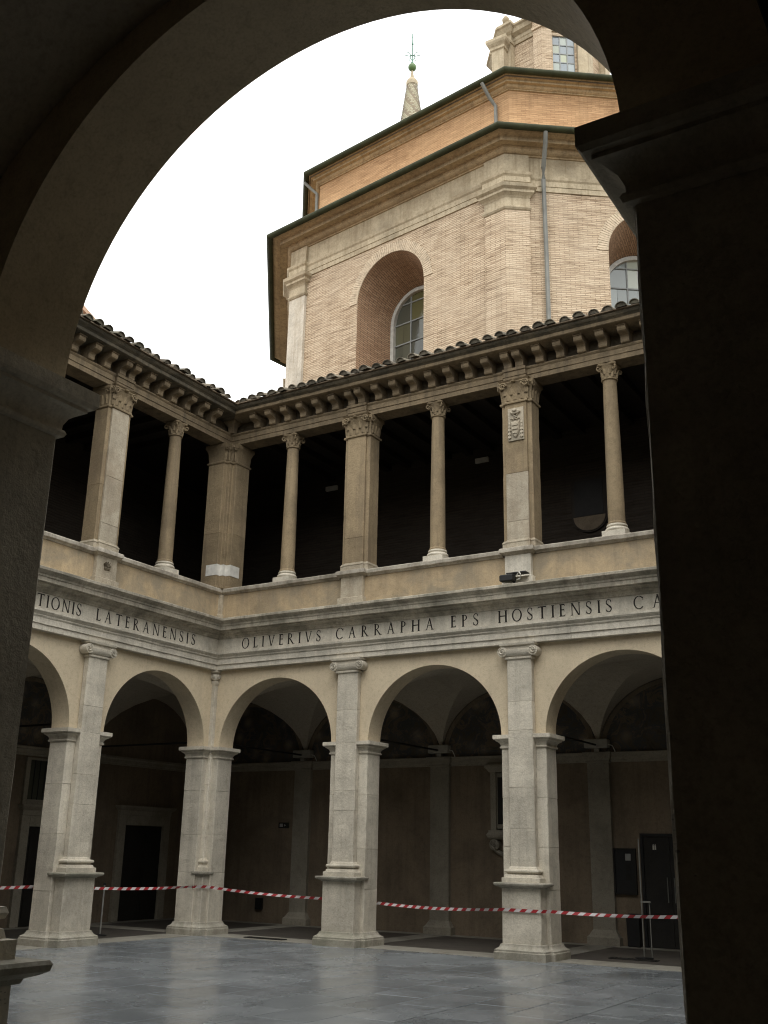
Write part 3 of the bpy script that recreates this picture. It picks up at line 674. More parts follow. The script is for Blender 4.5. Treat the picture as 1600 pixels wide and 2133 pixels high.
def wing(name, label, loc, rz, detail):
    Wg = thing(name, label, 'building wing', loc, rz)
    # ground floor
    mb = MB(); archwall(mb, -T, S, BAYS, ZI, ZAP, ZA, 0.0, T); mb.build('arcade_wall', 'plaster', Wg, True, ang=30)
    for xa in AX: regular_pier(Wg, xa, 3 if detail else 0, *((0.31, 0.18) if (name_key[loc], xa) == ('N', X1) else (0.385, 0.26)))
    corner_pier(Wg, 3 if detail else 0)
    # entablature (segments meet at the pier axes)
    cuts = [None, AX[0] + 0.9, AX[1] + 1.1, AX[2] - 0.8, None]
    for a, b in zip(cuts, cuts[1:]):
        g = 0.0015
        aa = None if a is None else a + g; bb = None if b is None else b - g
        arch = sweep([(-T, 5.752), (0.13, 5.752), (0.13, 5.862), (0.155, 5.866), (0.155, 5.985), (0.165, 5.99), (0.18, 6.01), (0.18, 6.03), (0.215, 6.065), (0.235, 6.09), (0.235, 6.128), (-T, 6.128)], aa, bb, jit=0.005).build('architrave', 'entab', Wg)
        if detail:
            fr = sweep([(-T, 6.13), (0.15, 6.13), (0.15, 6.462), (-T, 6.462)], aa, bb).build('frieze_block', 'entab', Wg)
        sweep([(-T, 6.464), (0.17, 6.464), (0.175, 6.49), (0.2, 6.515), (0.235, 6.53), (0.24, 6.56), (0.29, 6.585), (0.345, 6.60), (0.35, 6.615), (0.40, 6.62), (0.405, 6.70), (0.42, 6.71), (0.43, 6.745), (0.475, 6.78), (0.515, 6.815), (0.52, 6.865), (0.5, 6.875), (-0.05, 6.93), (-T, 6.93)], aa, bb, jit=0.004).build('cornice', 'cornice', Wg)
    if not detail: sweep([(-T, 6.13), (0.15, 6.13), (0.15, 6.462), (-T, 6.462)]).build('frieze_block', 'entab', Wg)
    # portico vaults, back wall with pilasters and string course
    lines = [-0.25] + AX + [S + 0.25]
    for a, b in zip(lines, lines[1:]):
        vault_cell(Wg, a, b, 0.25, YB)
        lunette(Wg, (a + b) / 2, (b - a) / 2 - 0.03, YB - 0.006)
    vault_cell(Wg, -YB, -0.25, 0.25, YB, 'corner_vault')
    lunette(Wg, (-YB - 0.25) / 2, (YB - 0.25) / 2 - 0.03, YB - 0.007)
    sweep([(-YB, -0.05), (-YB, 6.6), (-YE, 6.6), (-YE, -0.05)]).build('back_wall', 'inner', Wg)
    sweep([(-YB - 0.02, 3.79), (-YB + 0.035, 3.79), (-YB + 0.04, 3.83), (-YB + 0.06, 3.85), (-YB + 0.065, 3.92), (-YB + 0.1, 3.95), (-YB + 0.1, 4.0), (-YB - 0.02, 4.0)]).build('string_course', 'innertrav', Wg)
    for xa in lines:
        q = rect(xa - 0.25, xa + 0.25, YB - 0.1, YB - 0.002); m = MB()
        m.polyprof(q, [(0.11, 0.0), (0.11, 0.16), (0.07, 0.2), (0.03, 0.27), (0.0, 0.31), (0.0, 3.77), (0.02, 3.775), (0.03, 3.8), (0.02, 3.83), (0.05, 3.87), (0.06, 3.92), (0.08, 3.95), (0.08, 4.006)])
        m.build('wall_pilaster', 'innertrav', Wg)
        m = MB(); m.tube([(xa, T - 0.02, 4.16), (xa, YB, 4.16)], 0.022, 8); m.build('tie_rod', 'black', Wg, True)
    # loggia floor, back wall, ceiling, roof
    sweep([(-T, 6.62), (-T, 6.76), (-YE, 6.76), (-YE, 6.62)]).build('loggia_floor', 'brickfloor', Wg)
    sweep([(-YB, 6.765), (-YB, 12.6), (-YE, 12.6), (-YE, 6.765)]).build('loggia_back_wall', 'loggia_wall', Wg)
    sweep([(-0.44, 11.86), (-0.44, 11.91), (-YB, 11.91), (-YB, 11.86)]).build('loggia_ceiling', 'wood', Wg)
    # parapet and its ledge
    sweep([(0.0, 6.94), (0.0, 7.57), (-0.32, 7.57), (-0.32, 6.94)]).build('parapet', 'parapet', Wg)
    cuts = [None] + [x for a in AX for x in (a - 0.36, a + 0.36)] + [None]
    for k, (a, b) in enumerate(zip(cuts, cuts[1:])):
        if k % 2 == 0:
            sweep([(-0.36, 7.572), (0.02, 7.572), (0.05, 7.6), (0.08, 7.615), (0.085, 7.625), (0.085, 7.69), (0.07, 7.712), (-0.36, 7.712)], a, b, jit=0.007).build('parapet_ledge', 'parcap', Wg)
        else:
            sweep([(-0.36, 7.572), (-0.32, 7.572), (-0.32, 7.712), (-0.36, 7.712)], a, b).build('parapet_ledge', 'parcap', Wg)
    for k, xa in enumerate(AX): upper_pier(Wg, xa, detail, {('R', 0): 0, ('R', 1): 3, ('L', 2): 4}.get((name_key[loc], k), 2))
    # corner pier of the loggia
    du, c = 0.225, 0.1
    poly = [(-0.5, -du), (0.0, -du), (0.0, -c), (c, -c), (c, 0.0), (du, 0.0), (du, 0.5), (-0.5, 0.5)]
    m = MB(); m.polyprof(poly, [(0.03, 7.717), (0.03, 7.77), (0.0, 7.785)]); p = m.build('loggia_corner_pier', 'upper', Wg)
    stack(poly, 7.78, 10.92, [9.1], 'upper', p)
    m = MB(); m.polyprof(poly, [(0.0, 10.9), (0.025, 10.92), (0.03, 10.945), (0.02, 10.965), (0.0, 10.975), (0.015, 11.2), (0.05, 11.3), (0.075, 11.33), (0.075, 11.417)])
    if detail:
        for (px, py, ox, oy) in ((0.165, 0.0, 0, -1), (0.0, -0.165, 1, 0), (c, -c * 0.5, 1, 0), (c * 0.5, -c, 0, -1)):
            leaf(m, (px, py, 10.99), (ox, oy, 0), (-oy, ox, 0), (0, 0, 1), 0.11 if px in (0.165, 0.0) else 0.09, 0.24, 0.2)
            leaf(m, (px, py, 11.12), (ox, oy, 0), (-oy, ox, 0), (0, 0, 1), 0.11 if px in (0.165, 0.0) else 0.09, 0.2, 0.3)
        spiral(m, (c + 0.05, -c - 0.05, 11.3), 0.07, 'y', turns=1.7, rw=0.02); spiral(m, (du, -0.06, 11.3), 0.06, 'y', turns=1.7, rw=0.02); spiral(m, (0.06, -du, 11.3), 0.06, 'x', turns=1.7, rw=0.02)
    m.build('capital', 'upper', p, True, ang=45)
    if name_key[loc] == 'R':
        m = MB(); m.polyprof([(-0.33, -du), (0.0, -du), (0.0, -c), (c, -c), (c, 0.0), (du, 0.0), (du, 0.33), (-0.33, 0.33)], [(0.007, 8.04), (0.007, 8.31)]); o = m.build('repair_band', 'white', p); o['label'] = 'pale repair band around the corner pier'
    m = MB(); m.polyprof(rect(-0.01, 0.085, -0.085, 0.01), [(0.03, 6.93), (0.03, 7.08), (0.0, 7.1), (0.0, 7.572)]); m.build('parapet_corner_strip', 'upper_pale', Wg)
    # columns in the middle of each loggia bay
    mids = [(D0 + AX[0] - H0) / 2, (AX[0] + AX[1]) / 2, (AX[1] + AX[2]) / 2, (AX[2] + H0 + S - D0) / 2]
    if detail:
        for xm in mids:
            c_ = link('column', COLSHAFT, Wg, (xm, 0.2, 0)); link('capital', COLCAP, c_); link('base', COLBASE, c_)
    # upper entablature, in lengths that meet over the supports
    cuts = [None] + [mids[0], AX[0] + 0.02, mids[1], AX[1] + 0.02, mids[2], AX[2] + 0.02, mids[3]] + [None]
    for a, b in zip(cuts, cuts[1:]):
        aa = None if a is None else a + 0.002; bb = None if b is None else b - 0.002
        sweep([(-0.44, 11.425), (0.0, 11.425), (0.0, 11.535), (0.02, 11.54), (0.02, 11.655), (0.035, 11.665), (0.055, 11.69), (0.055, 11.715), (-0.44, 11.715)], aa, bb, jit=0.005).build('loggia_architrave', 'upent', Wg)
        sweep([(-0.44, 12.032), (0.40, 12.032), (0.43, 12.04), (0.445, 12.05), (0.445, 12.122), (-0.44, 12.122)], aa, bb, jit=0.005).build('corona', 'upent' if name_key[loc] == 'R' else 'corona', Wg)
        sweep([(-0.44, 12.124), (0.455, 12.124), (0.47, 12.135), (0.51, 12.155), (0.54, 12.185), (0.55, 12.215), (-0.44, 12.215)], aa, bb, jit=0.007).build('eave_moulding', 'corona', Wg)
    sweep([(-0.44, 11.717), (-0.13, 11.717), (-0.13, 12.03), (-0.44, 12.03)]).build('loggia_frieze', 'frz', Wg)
    for xa in AX:
        m = MB(); m.box(xa - 0.26, xa + 0.26, -0.075, -0.02, 11.427, 11.54); m.box(xa - 0.26, xa + 0.26, -0.09, -0.02, 11.5415, 11.66); m.box(xa - 0.27, xa + 0.27, -0.115, -0.02, 11.6615, 11.722); m.build('architrave_break', 'upent', Wg)
    sweep([(0.6, 12.218), (0.6, 12.245), (-YE - 0.1, 13.95), (-YE - 0.1, 13.9), (0.5, 12.217)]).build('roof', 'roof', Wg)
    if detail:
        xs = []
        for xa in AX: xs += [xa - 0.135, xa + 0.135]
        for k in range(1, 8): xs += [AX[0] + 0.135 + k * 0.46625, AX[1] + 0.135 + k * 0.46625]
        for k in range(1, 7): xs += [AX[0] - 0.135 - k * 0.466, AX[2] + 0.135 + k * 0.466]
        for x in xs: link('bracket', BRACKET, Wg, (x, random.uniform(-.006, .004), 0))
        m = MB(); m.polyprof(rect(-0.01, 0.13, -0.13, 0.01), [(0, 11.72), (0.02, 11.9), (0.1, 12.0), (0.1, 12.03)]); m.build('corner_bracket', 'upent', Wg)
        slope = math.atan2(1.7, YE + 0.7)
        for row in range(2):
            o = 0.66 - row * 0.40; z = 12.245 + (0.6 - o) * math.tan(slope) + 0.012 + row * 0.01
            x = o + 0.12
            while x < S - o - 0.1:
                t_ = link('roof_tile', random.choice(TILES), Wg, (x + random.uniform(-.02, .02), -o + random.uniform(-.05, .05), z + random.uniform(-.012, .014)))
                t_.rotation_euler = (slope + random.uniform(-.05, .04), random.uniform(-.14, .14), random.uniform(-.1, .1)); x += random.uniform(0.27, 0.325)
        x = 0.3
        while x < S:
            m = BEAM; link('ceiling_beam', m, Wg, (x, 0, 0)); x += 0.62
    return Wg
_b = MB(); _b.box(-0.075, 0.075, 0.445, YB - 0.004, 11.69, 11.858); BEAM = _b.mesh('ceiling_beam', 'wood')
name_key = {(0, 0, 0): 'R', (0, -S, 0): 'L', (S, -S, 0): 'N', (S, 0, 0): 'E'}

WR = wing('cloister_wing', 'two-storey cloister range inscribed OLIVERIVS CARRAPHA below the octagonal church', (0, 0, 0), 0.0, True)
WL = wing('cloister_wing', 'two-storey cloister range on the left with inscription ending LATERANENSIS', (0, -S, 0), rad(90), True)
WN = wing('cloister_wing', 'dark near cloister range whose arch frames the whole view', (S, -S, 0), rad(180), False)
WE = wing('cloister_wing', 'cloister range hidden behind the dark pier at the right edge', (S, 0, 0), rad(-90), False)

def child(w, nm): return [o for o in COL.objects if o.parent == w and o.name.split('.')[0] == nm]
child(WN, 'corner_pier')[0].location.x = -0.018
def frieze_at(w, x):
    bl = child(w, 'frieze_block')
    for o in bl:
        xs = [v.co.x for v in o.data.vertices]
        if min(xs) <= x <= max(xs): return o
    return bl[0]
def write(w, word, xa, xb): inscription(frieze_at(w, (xa + xb) / 2), word, xa, xb, -0.15, 6.19)
write(WR, 'OLIVERIVS', 0.855, 3.074); write(WR, 'CARRAPHA', 3.469, 5.912); write(WR, 'EPS', 6.305, 6.946)
write(WR, 'HOSTIENSIS', 7.374, 9.747); write(WR, 'CA', 10.16, 10.72)
write(WL, 'TIONIS', S - 5.55, S - 4.413); write(WL, 'LATERANENSIS', S - 4.008, S - 0.964)

# ------------------------------------------------------------------ worn emblem on the left range's parapet block
_p = [o for o in child(WL, 'loggia_pier')][2]; m = MB()
for k in range(5):
    a_ = rad(30 + 30 * k); leaf(m, (AX[2] + 0.02 * math.cos(a_), -0.1005, 7.36), (0, -1, 0), (math.sin(a_), 0, -math.cos(a_)), (math.cos(a_), 0, math.sin(a_)), 0.06, 0.13, 0.25)
m.polyprof(rect(AX[2] - 0.07, AX[2] + 0.07, -0.12, -0.099), [(0, 7.3), (0.008, 7.33), (0, 7.36)]); m.build('worn_emblem', 'frz', _p)
# ------------------------------------------------------------------ coat of arms on the second loggia pier
pr = [o for o in child(WR, 'loggia_pier')][1]
m = MB(); xa = AX[1]; y = -0.05
m.box(xa - 0.17, xa + 0.19, y - 0.03, y - 0.0005, 10.06, 10.8)
pl = m.build('coat_of_arms', 'upper_pale', pr, bevel=0.006); pl['label'] = 'carved coat of arms under a tasselled hat'
m = MB(); yf = y - 0.03
def relief(m, pts, d0=0.0, d1=0.03):
    m.loft([[(x, yf - d0 + 0.004, z) for x, z in pts][::-1], [(x * 0.94 + (xa + 0.01) * 0.06, yf - d1, z) for x, z in pts][::-1]][::1])
xc = xa + 0.01
sh = [(xc + 0.095 * a, 10.3 + 0.19 * b) for a, b in ((0, -1.0), (0.5, -0.75), (0.85, -0.3), (0.95, 0.4), (1.0, 0.95), (0.5, 0.85), (0, 1.0), (-0.5, 0.85), (-1.0, 0.95), (-0.95, 0.4), (-0.85, -0.3), (-0.5, -0.75))]
m.loft([[(x, yf + 0.004, z) for x, z in sh], [(x, yf - 0.03, z) for x, z in sh], [(xc + (x - xc) * 0.86, yf - 0.045, 10.3 + (z - 10.3) * 0.88) for x, z in sh]])
for k in range(3):
    zz = 10.2 + 0.09 * k; hw_ = (0.05, 0.066, 0.072)[k]; m.box(xc - hw_, xc + hw_, yf - 0.062, yf - 0.043, zz, zz + 0.04)
m.loft([[(xc + r_ * math.cos(2 * math.pi * k / 16), yf - d, 10.7 + 0.45 * r_ * math.sin(2 * math.pi * k / 16)) for k in range(16)] for r_, d in ((0.12, -0.002), (0.12, 0.045), (0.1, 0.055))])
m.loft([[(xc + r_ * math.cos(2 * math.pi * k / 12), yf - d, 10.725 + 0.8 * r_ * math.sin(2 * math.pi * k / 12)) for k in range(12)] for r_, d in ((0.05, 0.04), (0.05, 0.08), (0.03, 0.095))])
for s in (-1, 1):
    m.tube([(xc + s * u_, yf - 0.018, z_) for u_, z_ in ((0.1, 10.68), (0.03, 10.62), (-0.04, 10.57), (0.03, 10.53), (0.1, 10.56), (0.135, 10.5), (0.138, 10.1))], 0.012, 6)
    for r_ in range(5):
        z_ = 10.46 - 0.078 * r_
        for u_ in ((0.138,) if r_ < 2 else (0.122, 0.155)):
            m.lathe([(0.003, z_ + 0.03), (0.017, z_ + 0.01), (0.021, z_ - 0.03), (0.004, z_ - 0.034)], 7, (xc + s * u_, yf - 0.016))
m.build('relief', 'upper_pale', pl, True)

# ------------------------------------------------------------------ floors and ground
o = MB(); o.box(-400, 400, -400, 400, -0.6, -0.25); g = o.build('ground', 'ground'); g['kind'] = 'structure'
m = MB(); m.box(0, S, -S, 0, -0.24, -0.025); cp_ = m.build('courtyard_pavement', 'stonefloor'); cp_['kind'] = 'structure'
sl = []
for k in range(6):
    b = MB(); lx, ly = 0.742, 1.296
    def wob(v): return v
    b.polyprof(rect(0, lx - 0.012, 0, ly - 0.012), [(0, -0.024), (0, -0.004), (-0.006, 0.0)]); sl.append(b.mesh('paving_slab', 'wet'))
nx = 21; dx = S / nx
for i in range(nx):
    y = -S; off = (i % 2) * 0.65
    j = 0
    while y < -0.02:
        ly_ = (0.65 if (j == 0 and i % 2) else 1.3)
        ly_ = min(ly_, -y)
        s_ = link('paving_slab', random.choice(sl), cp_, (i * dx + 0.002, y + 0.002, random.uniform(-0.002, 0.001)))
        s_.scale = (dx / 0.7434, ly_ / 1.3, 1); s_.rotation_euler = (random.uniform(-.0009, .0009), random.uniform(-.0009, .0009), 0)
        y += ly_; j += 1
def pfloor(w, first):
    m = sweep([(-0.62, -0.2), (-0.62, 0.004), (-YB, 0.004), (-YB, -0.2)]); f = m.build('portico_floor', 'brickfloor', None, loc=w.location, rz=w.rotation_euler.z); f['kind'] = 'structure'
    sweep([(0.16, -0.2), (0.16, 0.006), (-0.62, 0.006), (-0.62, -0.2)]).build('border_strip', 'stonefloor', f)
    for xa in [-0.25] + AX + [S + 0.25]:
        m = MB(); m.box(xa - 0.3, xa + 0.3, 0.623, YB - 0.1, -0.05, 0.009); m.build('floor_band', 'stonefloor', f)
    m = MB()
    sweep([(-YB + 0.4, -0.05), (-YB + 0.4, 0.0075), (-YB, 0.0075), (-YB, -0.05)]).build('wall_strip', 'stonefloor', f)
for w_ in (WR, WL, WN, WE): pfloor(w_, False)

# ------------------------------------------------------------------ doors on the left range (behind its portico) and right range
def door(w, xa, xb, ztop, surround=0.24, entab=True, leafmat='darkdoor'):
    m = MB(); y = YB
    m.box(xa - surround, xa, y - 0.09, y - 0.001, 0.01, ztop + surround); m.box(xb, xb + surround, y - 0.09, y - 0.001, 0.01, ztop + surround); m.box(xa, xb, y - 0.09, y - 0.001, ztop, ztop + surround)
    if entab: m.polyprof(rect(xa - surround, xb + surround, y - 0.1, y - 0.001), [(0, ztop + surround + 0.002), (0.01, ztop + surround + 0.12), (0.06, ztop + surround + 0.16), (0.1, ztop + surround + 0.2), (0.1, ztop + surround + 0.24)])
    d = m.build('door_frame', 'innertrav', w, bevel=0.006)
    m = MB(); n = 2; wd = (xb - xa) / n
    for k in range(n):
        x0 = xa + k * wd + 0.004; x1 = xa + (k + 1) * wd - 0.004
        m = MB(); m.box(x0, x1, y - 0.02, y - 0.0015, 0.015, ztop - 0.004)
        for z0, z1 in ((0.2, 0.95), (1.05, ztop - 0.2)):
            m.polyprof(rect(x0 + 0.1, x1 - 0.1, y - 0.034, y - 0.021), [(0, z0), (0, z1)])
        m.build('door_leaf', leafmat, d)
door(WL, S + 1.6, S + 3.0, 2.32)
door(WL, S - 1.5, S - 0.75, 2.2)
# barred window above the second door
m = MB(); xa, xb, za, zb = S - 1.65, S - 0.7, 2.8, 3.7
for a in ((xa - 0.12, xa, za - 0.12, zb + 0.05), (xb, xb + 0.12, za - 0.12, zb + 0.05), (xa, xb, za - 0.12, za), (xa, xb, zb, zb + 0.05)): m.box(a[0], a[1], YB - 0.07, YB - 0.001, a[2], a[3])
wf = m.build('window_frame', 'innertrav', WL, bevel=0.005)
m = MB(); m.box(xa, xb, YB - 0.02, YB - 0.0015, za, zb); m.build('window_pane', 'pane', wf)
m = MB()
for k in range(1, 6): m.tube([(xa + (xb - xa) * k / 6, YB - 0.04, za), (xa + (xb - xa) * k / 6, YB - 0.04, zb)], 0.011, 6)
m.build('window_bars', 'black', wf)
# dark glazed door on the inscribed range
m = MB(); xa, xb, zt = 8.72, 9.85, 2.22; y = YB
m.box(xa - 0.06, xa, y - 0.06, y - 0.001, 0.01, zt + 0.06); m.box(xb, xb + 0.06, y - 0.06, y - 0.001, 0.01, zt + 0.06); m.box(xa, xb, y - 0.06, y - 0.001, zt, zt + 0.06)
df = m.build('door_frame', 'black', WR)
for k in range(2):
    x0, x1 = xa + k * 0.565 + 0.004, xa + (k + 1) * 0.565 - 0.004
    m = MB(); m.box(x0, x1, y - 0.03, y - 0.002, 0.015, zt - 0.004); lf = m.build('door_leaf', 'darkdoor', df)
    m = MB(); xx = x1 - 0.07 if k == 0 else x0 + 0.07; m.tube([(xx, y - 0.06, 0.9), (xx, y - 0.06, 1.4)], 0.012, 8); m.build('door_handle', 'pipe', df, True)
m = MB(); m.box(8.9, 9.02, y - 0.0345, y - 0.0305, 1.93, 2.12, 0); pc = m.build('toilet_sign', 'darkdoor', df)
m = MB(); m.box(8.925, 8.958, y - 0.0362, y - 0.0348, 1.95, 2.04); m.box(8.934, 8.949, y - 0.0362, y - 0.0348, 2.05, 2.066); m.box(8.968, 9.0, y - 0.0362, y - 0.0348, 1.95, 2.04); m.box(8.977, 8.992, y - 0.0362, y - 0.0348, 2.05, 2.066); m.build('pictogram', 'white', pc)

# ------------------------------------------------------------------ church octagon
def azd(a): return Vector((math.sin(rad(a)), math.cos(rad(a))))
CN = Vector((2.14479, 17.17448)); APO = 10.7632; SD = 8.9165
A0 = Vector((-3.83795, 7.17806))
VAZ = [210.9 - 45 * k for k in range(8)]            # vertex k: A = 0, B = 1 ; facet k runs from vertex k to k+1
def octv(ap): R_ = ap / math.cos(rad(22.5)); return [CN + azd(a) * R_ for a in VAZ]
CH = thing('church', 'octagonal brick church with three stepped tiers rising behind the cloister roof', 'church', (CN.x, CN.y, 0))
def crel(p): return (p[0] - CN.x, p[1] - CN.y)
def octring(prof, name, mat, smooth=False, ap=APO):
    """closed profile of (offset, z) swept round the octagon"""
    mb = MB(); rings = []
    for k in range(9):
        a = VAZ[k % 8]; d = azd(a)
        rings.append([(d.x * (ap + o) / math.cos(rad(22.5)), d.y * (ap + o) / math.cos(rad(22.5)), z) for o, z in prof])
    area = sum(p[0] * q[1] - q[0] * p[1] for p, q in zip(prof, prof[1:] + prof[:1]))
    if area < 0: rings = [r[::-1] for r in rings]
    mb.loft(rings, False, False)
    return mb.build(name, mat, CH, smooth)
def facet_frame(k, ap=APO):
    vs = octv(ap); p = vs[k]; az_ = 98.4 - 45 * k
    return (p.x - CN.x, p.y - CN.y, 0), rad(90 - az_), (vs[1] - vs[0]).length
def church_window(k, glass, loc, rz, um, half_o=1.38, half_i=1.13, zs_o=18.94, zs_i=18.6, sill=15.6, depth=1.5):
    # reveal: outer arch to inner arch
    n = 24
    def outline(half, zs, y):
        pts = [(um - half, y, sill)] + [(um - half * math.cos(math.pi * i / n), y, zs + half * math.sin(math.pi * i / n)) for i in range(n + 1)] + [(um + half, y, sill)]
        return pts
    a = outline(half_o, zs_o, 0.0); b = outline(half_i, zs_i, depth)
    mb = MB()
    for i in range(len(a) - 1): mb.face([a[i], b[i], b[i + 1], a[i + 1]])
    mb.face([a[0], a[-1], b[-1], b[0]])
    arc = [0.0]
    for i in range(len(a) - 1): arc.append(arc[-1] + math.dist(a[i], a[i + 1]))
    rv = mb.build('window_reveal', 'brick_niche', CH, True, loc, rz, ang=30)
    ul = rv.data.uv_layers.new(name='UVMap'); li = 0
    for i in range(len(a) - 1):
        for (u_, v_) in ((0, arc[i]), (depth, arc[i]), (depth, arc[i + 1]), (0, arc[i + 1])): ul.data[li].uv = (u_, v_); li += 1
    # brick ring of upright bricks around the arch
    mb = MB(); nb = 62
    for i in range(nb):
        t0 = math.pi * (i + 0.08) / nb; t1 = math.pi * (i + 0.92) / nb; ro = half_o + 0.34 + random.uniform(-.02, .02)
        q = [(um - r * math.cos(t), zs_o + r * math.sin(t)) for r, t in ((half_o + 0.004, t0), (half_o + 0.004, t1), (ro, t1), (ro, t0))]
        mb.loft([[(x, 0.01, z) for x, z in q], [(x, -0.022 + random.uniform(-.006, .004), z) for x, z in q]])
    vo = mb.build('arch_brick', 'chring', CH, False, loc, rz); vo['kind'] = 'stuff'
    # frame and panes
    wroot = None
    mb = MB(); f = outline(half_i, zs_i, depth); fi = outline(half_i - 0.13, zs_i, depth)
    for i in range(len(f) - 1):
        mb.face([(f[i][0], depth - 0.08, f[i][2]), (f[i + 1][0], depth - 0.08, f[i + 1][2]), (fi[i + 1][0], depth - 0.08, fi[i + 1][2]), (fi[i][0], depth - 0.08, fi[i][2])][::-1])
        mb.face([(fi[i][0], depth - 0.08, fi[i][2]), (fi[i + 1][0], depth - 0.08, fi[i + 1][2]), (fi[i + 1][0], depth + 0.1, fi[i + 1][2]), (fi[i][0], depth + 0.1, fi[i][2])][::-1])
    wroot = mb.build('window', 'winframe', CH, False, loc, rz)
    hw = half_i - 0.13; yv = depth + 0.04
    mb = MB()
    zb = [15.6, 16.35, 17.1, 17.85, 18.6, 19.3]
    for x in (um - hw / 3, um + hw / 3):
        mb.box(x - 0.022, x + 0.022, yv - 0.03, yv + 0.02, sill, zs_i + math.sqrt(hw * hw - (x - um) ** 2))
    for z in zb[1:5]: mb.box(um - hw, um + hw, yv - 0.034, yv + 0.02, z - 0.022, z + 0.022)
    z = 19.3; xx = math.sqrt(hw * hw - (z - zs_i) ** 2); mb.box(um - xx, um + xx, yv - 0.034, yv + 0.02, z - 0.02, z + 0.02)
    mb.build('muntins', 'muntin', wroot)
    xs = [um - hw, um - hw / 3, um + hw / 3, um + hw]
    for i in range(3):
        for j in range(4):
            for h in range(2):
                x0, x1 = xs[i] + (xs[i + 1] - xs[i]) * h / 2, xs[i] + (xs[i + 1] - xs[i]) * (h + 1) / 2
                mb = MB(); mb.face([(x0 + .004, yv, zb[j] + .004), (x1 - .004, yv + random.uniform(-.01, .01), zb[j] + .004), (x1 - .004, yv, zb[j + 1] - .004), (x0 + .004, yv + random.uniform(-.01, .01), zb[j + 1] - .004)])
                mb.build('pane', glass, wroot)
        # head panes clipped by the arch
        pts = []
        for q in range(7):
            x = xs[i] + (xs[i + 1] - xs[i]) * q / 6; pts.append((x, yv, zs_i + math.sqrt(max(0, hw * hw - (x - um) ** 2))))
        mb = MB(); mb.face([(xs[i] + .004, yv, 18.604), (xs[i + 1] - .004, yv, 18.604)] + pts[::-1]); mb.build('pane', glass, wroot)
    mb = MB(); mb.box(um - hw, um + hw, depth + 0.3, depth + 0.35, sill, 19.9); mb.build('dark_interior', 'black', wroot)

for k in range(8):
    loc, rz, L_ = facet_frame(k); um = L_ / 2
    mb = MB()
    if k in (0, 1):
        mb.face([(0, 0, 5), (um - 1.38, 0, 5), (um - 1.38, 0, 20.8), (0, 0, 20.8)]); mb.face([(um + 1.38, 0, 5), (L_, 0, 5), (L_, 0, 20.8), (um + 1.38, 0, 20.8)])
        mb.face([(um - 1.38, 0, 5), (um + 1.38, 0, 5), (um + 1.38, 0, 15.6), (um - 1.38, 0, 15.6)])
        pts = arch_pts(um - 1.38, um + 1.38, 18.94, 20.32, 24)
        for (ax, az_), (bx, bz) in zip(pts, pts[1:]): mb.face([(ax, 0, az_), (bx, 0, bz), (bx, 0, 20.8), (ax, 0, 20.8)])
    else: mb.face([(0, 0, 5), (L_, 0, 5), (L_, 0, 20.8), (0, 0, 20.8)])
    mb.build('wall', 'brick_pale', CH, False, loc, rz)
    if k in (0, 1): church_window(k, 'pane' if k == 0 else 'pane_light', loc, rz, um)
    la, ra, L2 = facet_frame(k, APO - 0.8)
    mb = MB(); mb.face([(0, 0, 22.2), (L2, 0, 22.2), (L2, 0, 25.1), (0, 0, 25.1)]); mb.build('attic_wall', 'brick_orange', CH, False, la, ra)
def corner_poly(k, wd, o, ap=APO, oin=-0.15):
    """six-sided footprint hugging vertex k, reaching wd along both facets, thickness o"""
    a0 = 98.4 - 45 * (k - 1); a1 = 98.4 - 45 * k
    d0, d1 = azd(a0), azd(a1); n0, n1 = azd(a0 + 90), azd(a1 + 90); vb = azd(VAZ[k])
    R_ = ap / math.cos(rad(22.5)); c = vb * R_
    co = vb * (ap + o) / math.cos(rad(22.5)); ci = vb * (ap + oin) / math.cos(rad(22.5))
    p0 = c - d0 * wd; p1 = c + d1 * wd
    return [tuple(p0 + n0 * oin), tuple(p0 + n0 * o), tuple(co), tuple(p1 + n1 * o), tuple(p1 + n1 * oin), tuple(ci)]
def corner_loft(k, prof, name, mat, ap=APO, smooth=False):
    mb = MB(); mb.loft([[(x, y, z) for x, y in corner_poly(k, wd, o, ap)] for wd, o, z in prof]); return mb.build(name, mat, CH, smooth)
for k in (0, 1, 2, 7):
    mat_ = 'brick_pale' if k else 'chpale'
    mb = MB(); mb.loft([[(x, y, z) for x, y in corner_poly(k, 0.7, 0.1)] for z in (5, 20.06)]); mb.build('corner_pilaster', mat_, CH)
    corner_loft(k, [(0.70, 0.1, 20.05), (0.73, 0.13, 20.07), (0.75, 0.16, 20.12), (0.75, 0.16, 20.16), (0.71, 0.11, 20.2), (0.71, 0.11, 20.46), (0.74, 0.15, 20.52), (0.8, 0.22, 20.58), (0.82, 0.25, 20.6), (0.82, 0.25, 20.68), (0.9, 0.33, 20.74), (0.92, 0.36, 20.84)], 'pilaster_capital', 'chstone')
    corner_loft(k, [(0.72, 0.15, 20.842), (0.72, 0.15, 21.0), (0.73, 0.17, 21.005), (0.73, 0.17, 21.18), (0.77, 0.22, 21.24), (0.77, 0.24, 21.32), (0.70, 0.12, 21.325), (0.70, 0.12, 21.99)], 'entablature_break', 'chstone')
octring([(0.04, 20.8), (0.04, 20.97), (0.06, 20.975), (0.06, 21.15), (0.1, 21.2), (0.12, 21.29), (0.02, 21.3), (0.02, 21.98), (-0.5, 21.98), (-0.5, 20.8)], 'entablature', 'chstone')
